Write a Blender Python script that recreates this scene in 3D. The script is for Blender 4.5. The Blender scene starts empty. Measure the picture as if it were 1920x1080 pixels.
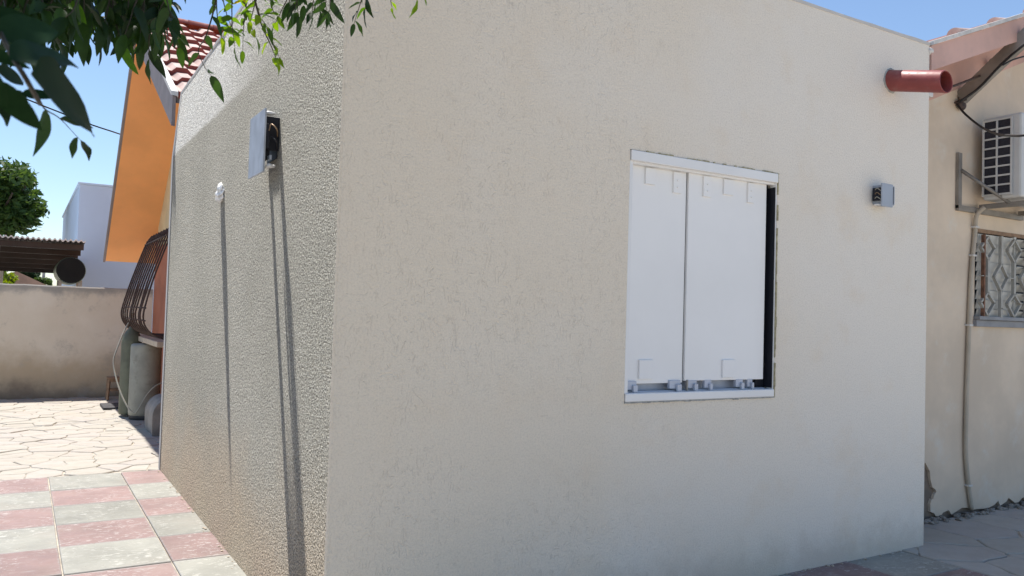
import bpy, bmesh, math, random
from mathutils import Vector, Matrix

scene = bpy.context.scene
C = scene.collection
R = math.radians
random.seed(7)

# ------------------------------------------------------------------ camera
CAM = Vector((-1.2226, -3.5912, 1.6))
YAW, PITCH, ROLL, FPX = 1.0297, 0.0337, 0.0294, 1528.09
fw = Vector((math.cos(PITCH)*math.cos(YAW), math.cos(PITCH)*math.sin(YAW), math.sin(PITCH)))
rt = Vector((math.sin(YAW), -math.cos(YAW), 0.0))
up = rt.cross(fw)
rt, up = math.cos(ROLL)*rt + math.sin(ROLL)*up, -math.sin(ROLL)*rt + math.cos(ROLL)*up
cam_d = bpy.data.cameras.new('camera')
cam = bpy.data.objects.new('camera', cam_d)
C.objects.link(cam)
M = Matrix((rt, up, -fw)).transposed().to_4x4()
M.translation = CAM
cam.matrix_world = M
cam_d.sensor_width = 36.0
cam_d.lens = FPX/1920*36.0
cam_d.clip_start = 0.05
cam_d.clip_end = 3000
cam_d.dof.use_dof = True
cam_d.dof.focus_distance = 5.0
cam_d.dof.aperture_fstop = 13.0
scene.camera = cam

# ------------------------------------------------------------------ sky and sun
SUN_TRAVEL = Vector((0.024, -0.335, -1.0)).normalized()      # way the light travels
to_sun = -SUN_TRAVEL
elev = math.asin(to_sun.z)
azim = math.atan2(to_sun.x, to_sun.y)
world = bpy.data.worlds.new('World')
scene.world = world
world.use_nodes = True
wn = world.node_tree
bg = wn.nodes['Background']
sky = wn.nodes.new('ShaderNodeTexSky')
sky.sky_type = 'NISHITA'
sky.sun_disc = False
sky.sun_elevation = elev
sky.sun_rotation = azim
sky.altitude = 100
sky.air_density = 1.0
sky.dust_density = 0.35
sky.ozone_density = 3.0
wn.links.new(sky.outputs[0], bg.inputs[0])
bg.inputs[1].default_value = 0.12
sun_d = bpy.data.lights.new('sun', 'SUN')
sun_d.energy = 5.0
sun_d.angle = R(0.5)
sun_d.color = (1.0, 0.955, 0.89)
sun = bpy.data.objects.new('sun', sun_d)
C.objects.link(sun)
sun.rotation_euler = SUN_TRAVEL.to_track_quat('-Z', 'Y').to_euler()
sun.location = (0, 6, 15)
scene.view_settings.view_transform = 'Standard'
scene.view_settings.look = 'None'
scene.view_settings.exposure = 0.49
scene.view_settings.gamma = 1.0
scene.view_settings.use_curve_mapping = False


# ------------------------------------------------------------------ helpers
def at(px, py, dist):
    """a point `dist` metres out along the direction seen at (px, py) of the photograph"""
    d = fw + rt*((px-960)/FPX) - up*((py-540)/FPX)
    return CAM + d.normalized()*dist

def on_y(px, py, y):
    d = fw + rt*((px-960)/FPX) - up*((py-540)/FPX)
    return CAM + d*((y-CAM.y)/d.y)

def link(o, parent=None):
    C.objects.link(o)
    if parent is not None:
        o.parent = parent
        if parent.type == 'EMPTY':
            o.matrix_parent_inverse = Matrix.Translation(-parent.location)
    return o

def thing(name, label, cat, loc=(0, 0, 0), group=None):
    o = bpy.data.objects.new(name, None)
    o.empty_display_size = 0.1
    C.objects.link(o)
    o.location = loc
    tag(o, label, cat, group)
    return o

def tag(o, label, cat, group=None):
    o['label'] = label
    o['category'] = cat
    if group:
        o['group'] = group
    return o

def struct(o):
    o['kind'] = 'structure'
    return o

def mesh(name, verts, faces, mat, parent=None, smooth=False, idx=None):
    me = bpy.data.meshes.new(name)
    me.from_pydata([tuple(v) for v in verts], [], faces)
    me.update()
    mats = mat if isinstance(mat, (list, tuple)) else [mat]
    for m in mats:
        me.materials.append(m)
    if idx:
        for p, i in zip(me.polygons, idx):
            p.material_index = i
    if smooth:
        for p in me.polygons:
            p.use_smooth = True
    o = bpy.data.objects.new(name, me)
    return link(o, parent)

def from_bm(name, bm, mat, parent=None, smooth=False):
    me = bpy.data.meshes.new(name)
    bmesh.ops.recalc_face_normals(bm, faces=bm.faces[:])
    bm.to_mesh(me)
    bm.free()
    mats = mat if isinstance(mat, (list, tuple)) else [mat]
    for m in mats:
        me.materials.append(m)
    if smooth:
        for p in me.polygons:
            p.use_smooth = True
    return link(bpy.data.objects.new(name, me), parent)

def bm_box(bm, x0, x1, y0, y1, z0, z1, bev=0.0):
    t = bmesh.new()
    bmesh.ops.create_cube(t, size=1)
    for v in t.verts:
        v.co = Vector((x0 + (v.co.x+.5)*(x1-x0), y0 + (v.co.y+.5)*(y1-y0), z0 + (v.co.z+.5)*(z1-z0)))
    if bev > 0:
        bmesh.ops.bevel(t, geom=t.edges[:], offset=bev, segments=2, profile=.5, affect='EDGES')
    me = bpy.data.meshes.new('t')
    t.to_mesh(me); t.free()
    bm.from_mesh(me)
    bpy.data.meshes.remove(me)

def box(name, x0, x1, y0, y1, z0, z1, mat, parent=None, bev=0.0):
    bm = bmesh.new()
    bm_box(bm, x0, x1, y0, y1, z0, z1, bev)
    return from_bm(name, bm, mat, parent)

def smooth_path(pts, n=6):
    pts = [Vector(p) for p in pts]
    if len(pts) < 3:
        return pts
    out = []
    P = [pts[0]*2-pts[1]] + pts + [pts[-1]*2-pts[-2]]
    for i in range(1, len(P)-2):
        p0, p1, p2, p3 = P[i-1], P[i], P[i+1], P[i+2]
        for k in range(n):
            t = k/n
            out.append(.5*((2*p1) + (p2-p0)*t + (2*p0-5*p1+4*p2-p3)*t*t + (3*p1-p0-3*p2+p3)*t**3))
    out.append(pts[-1])
    return out

def tube_geo(pts, r, seg=8, close=True):
    """r: a number or one radius for each point"""
    pts = [Vector(p) for p in pts]
    n = len(pts)
    rr = r if isinstance(r, (list, tuple)) else [r]*n
    V, F = [], []
    ref = Vector((0, 0, 1))
    for i, p in enumerate(pts):
        d = (pts[min(i+1, n-1)]-pts[max(i-1, 0)]).normalized()
        a = ref - d*ref.dot(d)
        if a.length < 1e-3:
            a = Vector((1, 0, 0)) - d*d.x
        a.normalize()
        ref = a
        b = d.cross(a)
        for k in range(seg):
            t = 2*math.pi*k/seg
            V.append(p + (a*math.cos(t) + b*math.sin(t))*rr[i])
    for i in range(n-1):
        for k in range(seg):
            F.append((i*seg+k, i*seg+(k+1) % seg, (i+1)*seg+(k+1) % seg, (i+1)*seg+k))
    if close:
        F.append(tuple(range(seg))[::-1])
        F.append(tuple((n-1)*seg+k for k in range(seg)))
    return V, F

def tube(name, pts, r, mat, parent=None, seg=8, close=True):
    V, F = tube_geo(pts, r, seg, close)
    return mesh(name, V, F, mat, parent, smooth=True)

def lathe(name, prof, c, mat, parent=None, seg=28):
    """prof: (radius, z) pairs, turned about the vertical through c"""
    V, F = [], []
    for r, z in prof:
        for k in range(seg):
            t = 2*math.pi*k/seg
            V.append((c[0]+r*math.cos(t), c[1]+r*math.sin(t), c[2]+z))
    for i in range(len(prof)-1):
        for k in range(seg):
            F.append((i*seg+k, i*seg+(k+1) % seg, (i+1)*seg+(k+1) % seg, (i+1)*seg+k))
    F.append(tuple(range(seg))[::-1])
    F.append(tuple((len(prof)-1)*seg+k for k in range(seg)))
    o = mesh(name, V, F, mat, parent, smooth=True)
    return o

def prism(name, poly, axis, a0, a1, mat, parent=None):
    """poly of 2-D points extruded from a0 to a1 along 'x' (poly = y,z) or 'y' (poly = x,z) or 'z' (poly = x,y)"""
    def P(u, v, a):
        return {'x': (a, u, v), 'y': (u, a, v), 'z': (u, v, a)}[axis]
    n = len(poly)
    bm = bmesh.new()
    A = [bm.verts.new(P(u, v, a0)) for u, v in poly]
    B = [bm.verts.new(P(u, v, a1)) for u, v in poly]
    bm.faces.new(A); bm.faces.new(B[::-1])
    for i in range(n):
        j = (i+1) % n
        bm.faces.new((A[i], B[i], B[j], A[j]))
    return from_bm(name, bm, mat, parent)


# ------------------------------------------------------------------ materials
class NT:
    def __init__(s, name):
        s.m = bpy.data.materials.new(name)
        s.m.use_nodes = True
        s.t = s.m.node_tree
        s.b = s.t.nodes['Principled BSDF']
        s.out = s.t.nodes['Material Output']
        s._c = None
    def n(s, typ, **kw):
        nd = s.t.nodes.new('ShaderNode'+typ)
        for k, v in kw.items():
            setattr(nd, k, v)
        return nd
    def set(s, nd, **kw):
        for k, v in kw.items():
            s.put(nd.inputs[k.replace('_', ' ')], v)
        return nd
    def put(s, sock, v):
        if isinstance(v, bpy.types.NodeSocket):
            s.t.links.new(v, sock)
        else:
            sock.default_value = v
    def coord(s, kind='Object'):
        if s._c is None:
            s._c = s.n('TexCoord')
        return s._c.outputs[kind]
    def mapping(s, vec, scale):
        m = s.n('Mapping')
        s.put(m.inputs['Vector'], vec)
        m.inputs['Scale'].default_value = scale
        return m.outputs[0]
    def noise(s, scale, detail=3, rough=.55, vec=None, dist=0.0):
        nd = s.n('TexNoise')
        s.put(nd.inputs['Vector'], vec if vec is not None else s.coord())
        nd.inputs['Scale'].default_value = scale
        nd.inputs['Detail'].default_value = detail
        nd.inputs['Roughness'].default_value = rough
        nd.inputs['Distortion'].default_value = dist
        return nd.outputs['Fac']
    def math(s, op, a, b=None, c=None, clamp=False):
        nd = s.n('Math', operation=op, use_clamp=clamp)
        s.put(nd.inputs[0], a)
        if b is not None: s.put(nd.inputs[1], b)
        if c is not None: s.put(nd.inputs[2], c)
        return nd.outputs[0]
    def rng(s, v, a, b, c=0.0, d=1.0):
        nd = s.n('MapRange', interpolation_type='SMOOTHSTEP')
        s.put(nd.inputs['Value'], v)
        for k, x in zip(('From Min', 'From Max', 'To Min', 'To Max'), (a, b, c, d)):
            nd.inputs[k].default_value = x
        return nd.outputs[0]
    def mix(s, f, a, b, blend='MIX'):
        nd = s.n('Mix', data_type='RGBA', blend_type=blend)
        s.put(nd.inputs[0], f)
        s.put(nd.inputs[6], a if not isinstance(a, tuple) else (*a, 1)[:4])
        s.put(nd.inputs[7], b if not isinstance(b, tuple) else (*b, 1)[:4])
        return nd.outputs[2]
    def bump(s, h, strength, dist=.01, prev=None):
        nd = s.n('Bump')
        s.put(nd.inputs['Height'], h)
        s.put(nd.inputs['Strength'], strength)
        nd.inputs['Distance'].default_value = dist
        if prev is not None:
            s.put(nd.inputs['Normal'], prev)
        return nd.outputs[0]

def sc(c, k):
    return tuple(max(0, min(1, x*k)) for x in c)

def basic(name, col, rough=.7, metal=0.0, var=.12, vscale=3.0, bump=.15, bscale=60, rand=0.0, dirt=None, spec=.4):
    """painted / weathered surface: mottled colour, uneven gloss, fine relief"""
    t = NT(name)
    n1 = t.noise(vscale, 5, .6)
    c = t.mix(t.rng(n1, .3, .7), sc(col, 1-var), sc(col, 1+var))
    if dirt:
        n2 = t.noise(vscale*1.7+1, 6, .65)
        c = t.mix(t.rng(n2, .52, .75, 0, dirt[1]), c, dirt[0])
    if rand:
        oi = t.n('ObjectInfo')
        v = t.rng(oi.outputs['Random'], 0, 1, 1-rand, 1+rand)
        hsv = t.n('HueSaturation')
        t.put(hsv.inputs['Color'], c); t.put(hsv.inputs['Value'], v)
        c = hsv.outputs[0]
    t.put(t.b.inputs['Base Color'], c)
    t.put(t.b.inputs['Roughness'], t.rng(t.noise(vscale*4, 3), .2, .8, max(.05, rough-.1), min(1, rough+.1)))
    t.b.inputs['Metallic'].default_value = metal
    t.b.inputs['Specular IOR Level'].default_value = spec
    if bump:
        t.put(t.b.inputs['Normal'], t.bump(t.noise(bscale, 4, .6), bump, .004))
    return t.m

def mat_front_plaster():
    t = NT('scratched_plaster')
    co = t.coord()
    big = t.noise(.9, 4, .6)
    sx = t.n('SeparateXYZ'); t.put(sx.inputs[0], co)
    tone = t.math('ADD', sx.outputs['X'], t.math('MULTIPLY', t.math('SUBTRACT', big, .5), 5.0))
    c = t.mix(t.rng(tone, .2, 4.2), (.80, .708, .575), (.825, .77, .685))  # warmer toward the left: bounced paving light painted into the tone
    c = t.mix(t.rng(t.noise(2.3, 5, .65), .5, .72, 0, .45), c, (.78, .665, .52))
    c = t.mix(t.rng(t.noise(100, 3, .7), .42, .68, 0, .30), c, (.52, .46, .385))
    sep = t.n('SeparateXYZ'); t.put(sep.inputs[0], co)
    # dusty splash near the ground
    zs = t.math('ADD', sep.outputs['Z'], t.math('MULTIPLY', t.math('SUBTRACT', t.noise(6, 6, .7), .5), .5))
    c = t.mix(t.rng(zs, .0, .30, .4, 0), c, (.46, .37, .275))
    t.put(t.b.inputs['Base Color'], c)
    t.b.inputs['Roughness'].default_value = .78
    t.b.inputs['Specular IOR Level'].default_value = .25
    # worm-like scratches left by the float: contour lines of stretched noise, broken into short strokes
    def strokes(scale, stretch, n, width, lo, mscale):
        v = t.mapping(co, (1, 1, stretch))
        f = t.noise(scale, 1.5, .5, v, .6)
        fr = t.math('FRACT', t.math('MULTIPLY', f, n))
        d = t.math('ABSOLUTE', t.math('SUBTRACT', fr, .5))
        line = t.rng(d, 0.0, width, 1.0, 0.0)
        mk = t.rng(t.noise(mscale, 2, .5), lo, lo+.07)
        return t.math('MULTIPLY', line, mk)
    s1 = strokes(8.0, .42, 11, .10, .52, 17)
    s2 = strokes(13.0, .6, 9, .12, .51, 22)
    s3 = strokes(5.0, .3, 14, .08, .56, 12)
    st = t.math('MAXIMUM', t.math('MAXIMUM', s1, s2), s3)
    fade = t.math('MULTIPLY', t.rng(sep.outputs['X'], 1.2, 3.0, 1.0, .35), t.rng(t.noise(1.6, 3), .32, .6, .25, 1))
    st = t.math('MULTIPLY', t.math('MULTIPLY', st, fade), .62)
    fine = t.math('MULTIPLY', t.noise(90, 3, .65), 1.2)
    h = t.math('SUBTRACT', fine, st)
    und = t.bump(t.noise(2.2, 2), .25, .03)
    t.put(t.b.inputs['Normal'], t.bump(h, .8, .0040, und))
    return t.m

def mat_side_plaster():
    t = NT('grainy_plaster')
    big = t.noise(.8, 4, .6)
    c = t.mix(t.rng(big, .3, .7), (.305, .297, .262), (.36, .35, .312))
    # warm bounce from the paving, painted as a brown tint low on the wall
    sep = t.n('SeparateXYZ'); t.put(sep.inputs[0], t.coord())
    # paler tone above the roof line, fading out toward the corner
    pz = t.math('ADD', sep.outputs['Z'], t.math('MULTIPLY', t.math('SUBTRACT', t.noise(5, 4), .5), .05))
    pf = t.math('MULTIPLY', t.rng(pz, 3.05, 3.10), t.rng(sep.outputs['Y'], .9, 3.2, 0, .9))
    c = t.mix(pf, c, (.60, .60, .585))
    zz = t.math('ADD', sep.outputs['Z'], t.math('MULTIPLY', t.noise(1.2, 4), .9))
    c = t.mix(t.rng(zz, .5, 1.5, .7, 0), c, (.46, .365, .265))
    v = t.mapping(t.coord(), (1, 1, .85))
    g1 = t.noise(104, 2.5, .65, v, .7)
    g2 = t.noise(60, 2.0, .5, v, .4)
    # sand grains of the aggregate: dark and pale specks
    sp_ = t.noise(118, 2, .6, v, .5)
    dark = t.mix(1.0, c, (.40, .395, .385), 'MULTIPLY')
    lite = t.mix(1.0, c, (1.75, 1.75, 1.72), 'MULTIPLY')
    c = t.mix(t.rng(sp_, .38, .62), dark, lite)
    t.put(t.b.inputs['Base Color'], c)
    t.b.inputs['Roughness'].default_value = .5
    t.b.inputs['Specular IOR Level'].default_value = .45
    h = t.math('ADD', g1, t.math('MULTIPLY', g2, .5))
    t.put(t.b.inputs['Normal'], t.bump(h, 1.0, .050))
    t.m.cycles.use_bump_map_correction = False
    return t.m

def mat_stone():
    t = NT('crazy_paving_stone')
    oi = t.n('ObjectInfo')
    r = oi.outputs['Random']
    ramp = t.n('ValToRGB')
    e = ramp.color_ramp.elements
    e[0].position = 0; e[0].color = (.42, .40, .345, 1)
    e[1].position = 1; e[1].color = (.41, .38, .33, 1)
    for p, col in ((.25, (.43, .395, .335, 1)), (.5, (.43, .395, .355, 1)), (.75, (.45, .42, .365, 1))):
        k = e.new(p); k.color = col
    t.put(ramp.inputs[0], r)
    c = t.mix(t.rng(t.noise(6, 5, .65), .35, .7, 0, .4), ramp.outputs[0], (.33, .28, .22))
    c = t.mix(t.rng(t.noise(28, 4, .6), .55, .75, 0, .4), c, (.50, .475, .43))
    t.put(t.b.inputs['Base Color'], c)
    t.b.inputs['Roughness'].default_value = .8
    t.put(t.b.inputs['Normal'], t.bump(t.noise(22, 5, .65), .5, .008))
    return t.m

def mat_tile(name, col, worn):
    t = NT(name)
    oi = t.n('ObjectInfo')
    co = t.n('VectorMath', operation='ADD')
    t.put(co.inputs[0], t.coord()); 
    mul = t.n('VectorMath', operation='SCALE'); t.put(mul.inputs[0], oi.outputs['Location']); mul.inputs['Scale'].default_value = 3.7
    t.put(co.inputs[1], mul.outputs[0])
    v = co.outputs[0]
    c = t.mix(t.rng(t.noise(3, 4, .6, v), .3, .7), sc(col, .88), sc(col, 1.12))
    st = t.mapping(v, (1, 2.2, 1))
    c = t.mix(t.rng(t.noise(5, 6, .7, st), .56, .66, 0, .4), c, worn)      # lime and cement scuffs
    c = t.mix(t.math('MULTIPLY', t.rng(t.noise(17, 6, .72, st), .565, .59), t.rng(t.noise(2.6, 2, .5, v), .38, .58, 0, .95)), c, sc(worn, 1.25))
    sep = t.n('SeparateXYZ'); t.put(sep.inputs[0], t.coord())
    ed = t.math('MAXIMUM', t.math('ABSOLUTE', sep.outputs['X']), t.math('ABSOLUTE', sep.outputs['Y']))
    ed = t.math('ADD', ed, t.math('MULTIPLY', t.math('SUBTRACT', t.noise(26, 5, .7, v), .5), .05))
    c = t.mix(t.rng(ed, .281, .296, 0, .8), c, sc(worn, .8))
    c = t.mix(t.rng(t.noise(55, 2, .5, v), .73, .76, 0, .8), c, (.10, .07, .055))
    c = t.mix(t.rng(t.noise(40, 3, .6, v), .62, .72, 0, .5), c, sc(worn, 1.1))
    c = t.mix(t.rng(t.noise(2, 3, .5, v), .5, .8, 0, .35), c, (.30, .25, .205))
    hsv = t.n('HueSaturation')
    t.put(hsv.inputs['Color'], c); t.put(hsv.inputs['Value'], t.rng(oi.outputs['Random'], 0, 1, .9, 1.1))
    t.put(t.b.inputs['Base Color'], hsv.outputs[0])
    t.put(t.b.inputs['Roughness'], t.rng(t.noise(9, 3, .6, v), .3, .7, .55, .8))
    t.put(t.b.inputs['Normal'], t.bump(t.noise(70, 4, .6, v), .2, .004))
    return t.m

def mat_leaf(name, dark, light, trans, yellow=None):
    t = NT(name)
    oi = t.n('ObjectInfo')
    rnd = oi.outputs['Random']
    geo = t.n('NewGeometry')
    f = t.math('FRACT', t.math('ADD', rnd, geo.outputs['Random Per Island']))
    c = t.mix(f, dark, light)
    if yellow:
        c = t.mix(t.rng(f, .955, .985, 0, 1), c, yellow)
    c = t.mix(t.rng(t.noise(60, 3), .4, .7, 0, .25), c, sc(dark, .7))
    t.put(t.b.inputs['Base Color'], c)
    t.b.inputs['Roughness'].default_value = .5
    t.b.inputs['Specular IOR Level'].default_value = .22
    tr = t.n('BsdfTranslucent')
    hs = t.n('HueSaturation'); t.put(hs.inputs['Color'], c)
    hs.inputs['Hue'].default_value = .475; hs.inputs['Saturation'].default_value = 1.15; hs.inputs['Value'].default_value = 2.6
    t.put(tr.inputs['Color'], hs.outputs[0])
    mx = t.n('MixShader'); mx.inputs[0].default_value = trans
    t.t.links.new(t.b.outputs[0], mx.inputs[1]); t.t.links.new(tr.outputs[0], mx.inputs[2])
    t.t.links.new(mx.outputs[0], t.out.inputs['Surface'])
    return t.m

MT = {}
MT['front'] = mat_front_plaster()
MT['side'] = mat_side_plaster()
MT['coping'] = basic('plaster_coping', (.58, .56, .53), .8, var=.08, bump=.3, bscale=90)
MT['stone'] = mat_stone()
MT['red_tile'] = mat_tile('red_cement_tile', (.262, .176, .162), (.37, .33, .31))
MT['grey_tile'] = mat_tile('grey_cement_tile', (.268, .263, .228), (.37, .362, .328))
MT['ground'] = basic('earth_and_grout', (.45, .40, .33), .95, var=.25, vscale=9, bump=.5, bscale=40)
MT['white_paint'] = basic('white_painted_metal', (.82, .815, .805), .45, var=.03, vscale=2, bump=.03, bscale=30)
MT['white_sheet'] = basic('white_shutter_sheet', (.86, .85, .835), .45, var=.03, vscale=1.2, bump=.02, bscale=6)
MT['track'] = basic('bluish_white_track', (.50, .53, .60), .4, var=.08, vscale=9, bump=.05)
MT['dark_gap'] = basic('dark_interior', (.012, .013, .02), .6, var=.1, bump=0)
MT['foam'] = basic('yellow_sealing_foam', (.36, .32, .20), .9, var=.3, vscale=40, bump=.8, bscale=120)
MT['silicone'] = basic('grey_sealant', (.34, .34, .32), .7, var=.25, vscale=30, bump=.5, bscale=90)
MT['box_plastic'] = basic('grey_box_plastic', (.36, .40, .46), .45, var=.06, vscale=6, bump=.05)
MT['plate'] = basic('blue_grey_cover_film', (.40, .44, .50), .6, var=.14, vscale=9, bump=.1, bscale=14)
MT['white_lump'] = basic('white_filler', (.78, .78, .77), .35, var=.06, vscale=20, bump=.6, bscale=50)
MT['copper'] = basic('cable_ends', (.30, .20, .12), .4, metal=.3, var=.2, bump=0)
MT['red_pipe'] = basic('red_drain_pipe', (.27, .06, .055), .45, var=.12, vscale=9, bump=.05, dirt=((.36, .2, .185), .3))
MT['black_cable'] = basic('black_cable', (.02, .02, .022), .5, var=.2, bump=0)
MT['white_cable'] = basic('white_cable', (.6, .6, .58), .5, var=.1, bump=0)
MT['house_wall'] = basic('old_cream_render', (.68, .565, .44), .85, var=.10, vscale=1.6, bump=.25, bscale=50, dirt=((.70, .655, .58), .7))
MT['bare_render'] = basic('bare_brown_render', (.23, .18, .14), .95, var=.2, vscale=8, bump=.7, bscale=45)
MT['pink'] = basic('faded_pink_paint', (.60, .385, .325), .75, var=.10, vscale=2.5, bump=.15, dirt=((.36, .28, .26), .4))
MT['white_trim'] = basic('chipped_white_trim', (.62, .60, .57), .7, var=.1, vscale=8, bump=.2, dirt=((.36, .33, .30), .5))
MT['orange'] = basic('orange_soffit_paint', (.90, .415, .16), .6, var=.08, vscale=1.1, bump=.1)
MT['terracotta'] = basic('terracotta_wall_paint', (.42, .15, .085), .75, var=.12, vscale=2, bump=.2)
MT['mauve'] = basic('mauve_barge_paint', (.25, .22, .225), .75, var=.1, vscale=4, bump=.15)
MT['cream'] = basic('cream_upper_wall', (.62, .50, .30), .8, var=.08, bump=.2)
MT['tile_top'] = basic('bleached_roof_tile', (.55, .40, .35), .85, var=.16, vscale=6, bump=.3, rand=.14)
MT['tile_red'] = basic('red_roof_tile_edge', (.25, .06, .05), .8, var=.2, vscale=6, bump=.3, rand=.15)
MT['iron'] = basic('rusty_iron', (.075, .05, .042), .7, metal=.2, var=.35, vscale=30, bump=.4, bscale=90)
MT['sill'] = basic('stone_sill', (.48, .40, .31), .8, var=.15, vscale=8, bump=.3)
MT['gas_green'] = basic('dark_green_cylinder_paint', (.14, .148, .105), .6, var=.2, vscale=7, bump=.1, dirt=((.18, .16, .12), .5))
MT['gas_grey'] = basic('grey_green_cylinder_paint', (.31, .305, .26), .6, var=.12, vscale=5, bump=.1, dirt=((.16, .14, .11), .5))
MT['brass'] = basic('brass_valve', (.42, .33, .18), .4, metal=.7, var=.2, bump=0)
MT['hose'] = basic('grey_gas_hose', (.38, .36, .30), .6, var=.1, bump=0)
MT['wood'] = basic('worn_wood', (.27, .17, .105), .75, var=.25, vscale=14, bump=.3)
MT['mat_dark'] = basic('dark_rubber', (.055, .055, .06), .6, var=.25, vscale=10, bump=.3)
MT['concrete'] = basic('old_concrete', (.27, .25, .23), .9, var=.2, vscale=6, bump=.5)
def mat_yard_wall():
    t = NT('stained_yard_wall')
    c = t.mix(t.rng(t.noise(1.1, 5, .6), .3, .7), (.76, .665, .535), (.84, .76, .64))
    sep = t.n('SeparateXYZ'); t.put(sep.inputs[0], t.coord())
    z = t.math('ADD', sep.outputs['Z'], t.math('MULTIPLY', t.math('SUBTRACT', t.noise(1.7, 6, .65), .5), .9))
    c = t.mix(t.rng(z, .35, 1.0, .8, 0), c, (.50, .38, .235))          # damp tan band
    c = t.mix(t.rng(z, -.05, .35, .8, 0), c, (.22, .17, .125))
    zt = t.math('ADD', sep.outputs['Z'], t.math('MULTIPLY', t.noise(3.5, 5, .65), .35))
    c = t.mix(t.rng(zt, 1.86, 2.02, 0, .75), c, (.27, .265, .255))     # black weathering along the top
    c = t.mix(t.rng(t.noise(2.6, 6, .7), .56, .72, 0, .5), c, (.45, .40, .33))
    t.put(t.b.inputs['Base Color'], c)
    t.b.inputs['Roughness'].default_value = .9
    t.put(t.b.inputs['Normal'], t.bump(t.noise(35, 4, .6), .35, .006))
    return t.m
MT['yard_wall'] = mat_yard_wall()
MT['nbr_wall'] = basic('pale_grey_render', (.42, .52, .66), .85, var=.05, vscale=.6, bump=.15)
MT['brown_steel'] = basic('brown_painted_steel', (.035, .024, .022), .6, var=.2, vscale=3, bump=.1)
MT['tin'] = basic('white_corrugated_tin', (.6, .6, .6), .5, var=.1, vscale=2, bump=0)
MT['drum'] = basic('black_tank', (.01, .011, .012), .7, var=.2, bump=0, spec=.15)
MT['drum_side'] = basic('green_tank_shell', (.10, .13, .085), .4, var=.2, bump=0)
MT['ac'] = basic('air_conditioner_enamel', (.58, .58, .565), .45, var=.05, vscale=4, bump=.03)
MT['ac_dark'] = basic('dark_fins', (.02, .022, .035), .5, var=.3, vscale=60, bump=.3)
MT['steel'] = basic('weathered_galvanised', (.27, .25, .225), .55, metal=.25, var=.15, vscale=6, bump=.15)
MT['trunking'] = basic('beige_trunking', (.46, .40, .32), .65, var=.1, vscale=5, bump=.1)
MT['grille'] = basic('grey_painted_grille', (.38, .37, .335), .6, var=.14, vscale=12, bump=.2, dirt=((.20, .10, .06), .4))
MT['rust'] = basic('rusty_bar', (.19, .095, .06), .8, var=.35, vscale=18, bump=.4)
MT['slat'] = basic('white_louvre', (.55, .54, .50), .5, var=.06, vscale=5, bump=.05)
MT['bark'] = basic('tree_bark', (.11, .085, .06), .9, var=.3, vscale=12, bump=.9, bscale=30)
MT['twig'] = basic('green_brown_twig', (.042, .036, .022), .7, var=.25, vscale=30, bump=.2)
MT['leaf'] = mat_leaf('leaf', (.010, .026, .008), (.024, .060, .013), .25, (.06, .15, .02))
MT['leaf_mid'] = mat_leaf('leaf_mid', (.032, .075, .012), (.06, .13, .018), .48)  # brighter copy for the sprays, sunlit look put into its colour
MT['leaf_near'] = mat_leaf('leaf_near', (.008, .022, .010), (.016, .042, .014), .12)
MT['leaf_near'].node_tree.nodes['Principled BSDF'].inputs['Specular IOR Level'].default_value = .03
MT['leaf_lit'] = mat_leaf('sunlit_leaf', (.07, .14, .016), (.13, .22, .03), .55, (.40, .34, .03))  # brightest copy, sunshine painted into the leaf colour
MT['far_leaf'] = mat_leaf('far_foliage', (.03, .065, .018), (.075, .13, .03), .25)
MT['far_leaf_y'] = mat_leaf('yellow_green_foliage', (.12, .19, .02), (.21, .28, .035), .3)
MT['far_leaf_d'] = mat_leaf('dark_far_foliage', (.02, .04, .018), (.03, .06, .025), .2)
MT['pot'] = basic('clay_roof', (.30, .19, .14), .85, var=.2, vscale=2, bump=.2)
MT['rubble'] = basic('broken_plaster', (.26, .235, .205), .95, var=.35, vscale=12, bump=.6)

# ------------------------------------------------------------------ ground
g = mesh('ground', [(-400, -400, -.03), (400, -400, -.03), (400, 400, -.03), (-400, 400, -.03)], [(0, 1, 2, 3)], MT['ground'])
struct(g)

L1, L2, H = 5.0726, 4.5202, 3.72

def tile_mesh(name, sx, sy, mat):
    bm = bmesh.new()
    bm_box(bm, -sx/2, sx/2, -sy/2, sy/2, -.03, 0, 0)
    ed = [e for e in bm.edges if all(v.co.z > -.01 for v in e.verts)]
    bmesh.ops.bevel(bm, geom=ed, offset=.004, segments=1, affect='EDGES')
    me = bpy.data.meshes.new(name)
    bm.to_mesh(me); bm.free()
    me.materials.append(mat)
    return me

def paving(parent, xs, ys, sx, sy, red_parity, keep):
    mr = tile_mesh('red_tile', sx-.009, sy-.009, MT['red_tile'])
    mg = tile_mesh('grey_tile', sx-.009, sy-.009, MT['grey_tile'])
    for i, x in xs:
        for j, y in ys:
            if not keep(x, y):
                continue
            o = bpy.data.objects.new('tile', mr if (i+j) % 2 == red_parity else mg)
            o.location = (x+random.uniform(-.0015, .0015), y+random.uniform(-.0015, .0015), random.uniform(-.003, .0015))
            o.rotation_euler = (random.uniform(-.003, .003), random.uniform(-.003, .003), random.uniform(-.003, .003))
            C.objects.link(o); o.parent = parent

bed = mesh('side_paving', [(-4.1, -3.0, -.014), (0.27, -3.0, -.014), (.27, 5.0, -.014), (-4.1, 5.0, -.014)], [(0, 1, 2, 3)], MT['ground'])
struct(bed)
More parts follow.
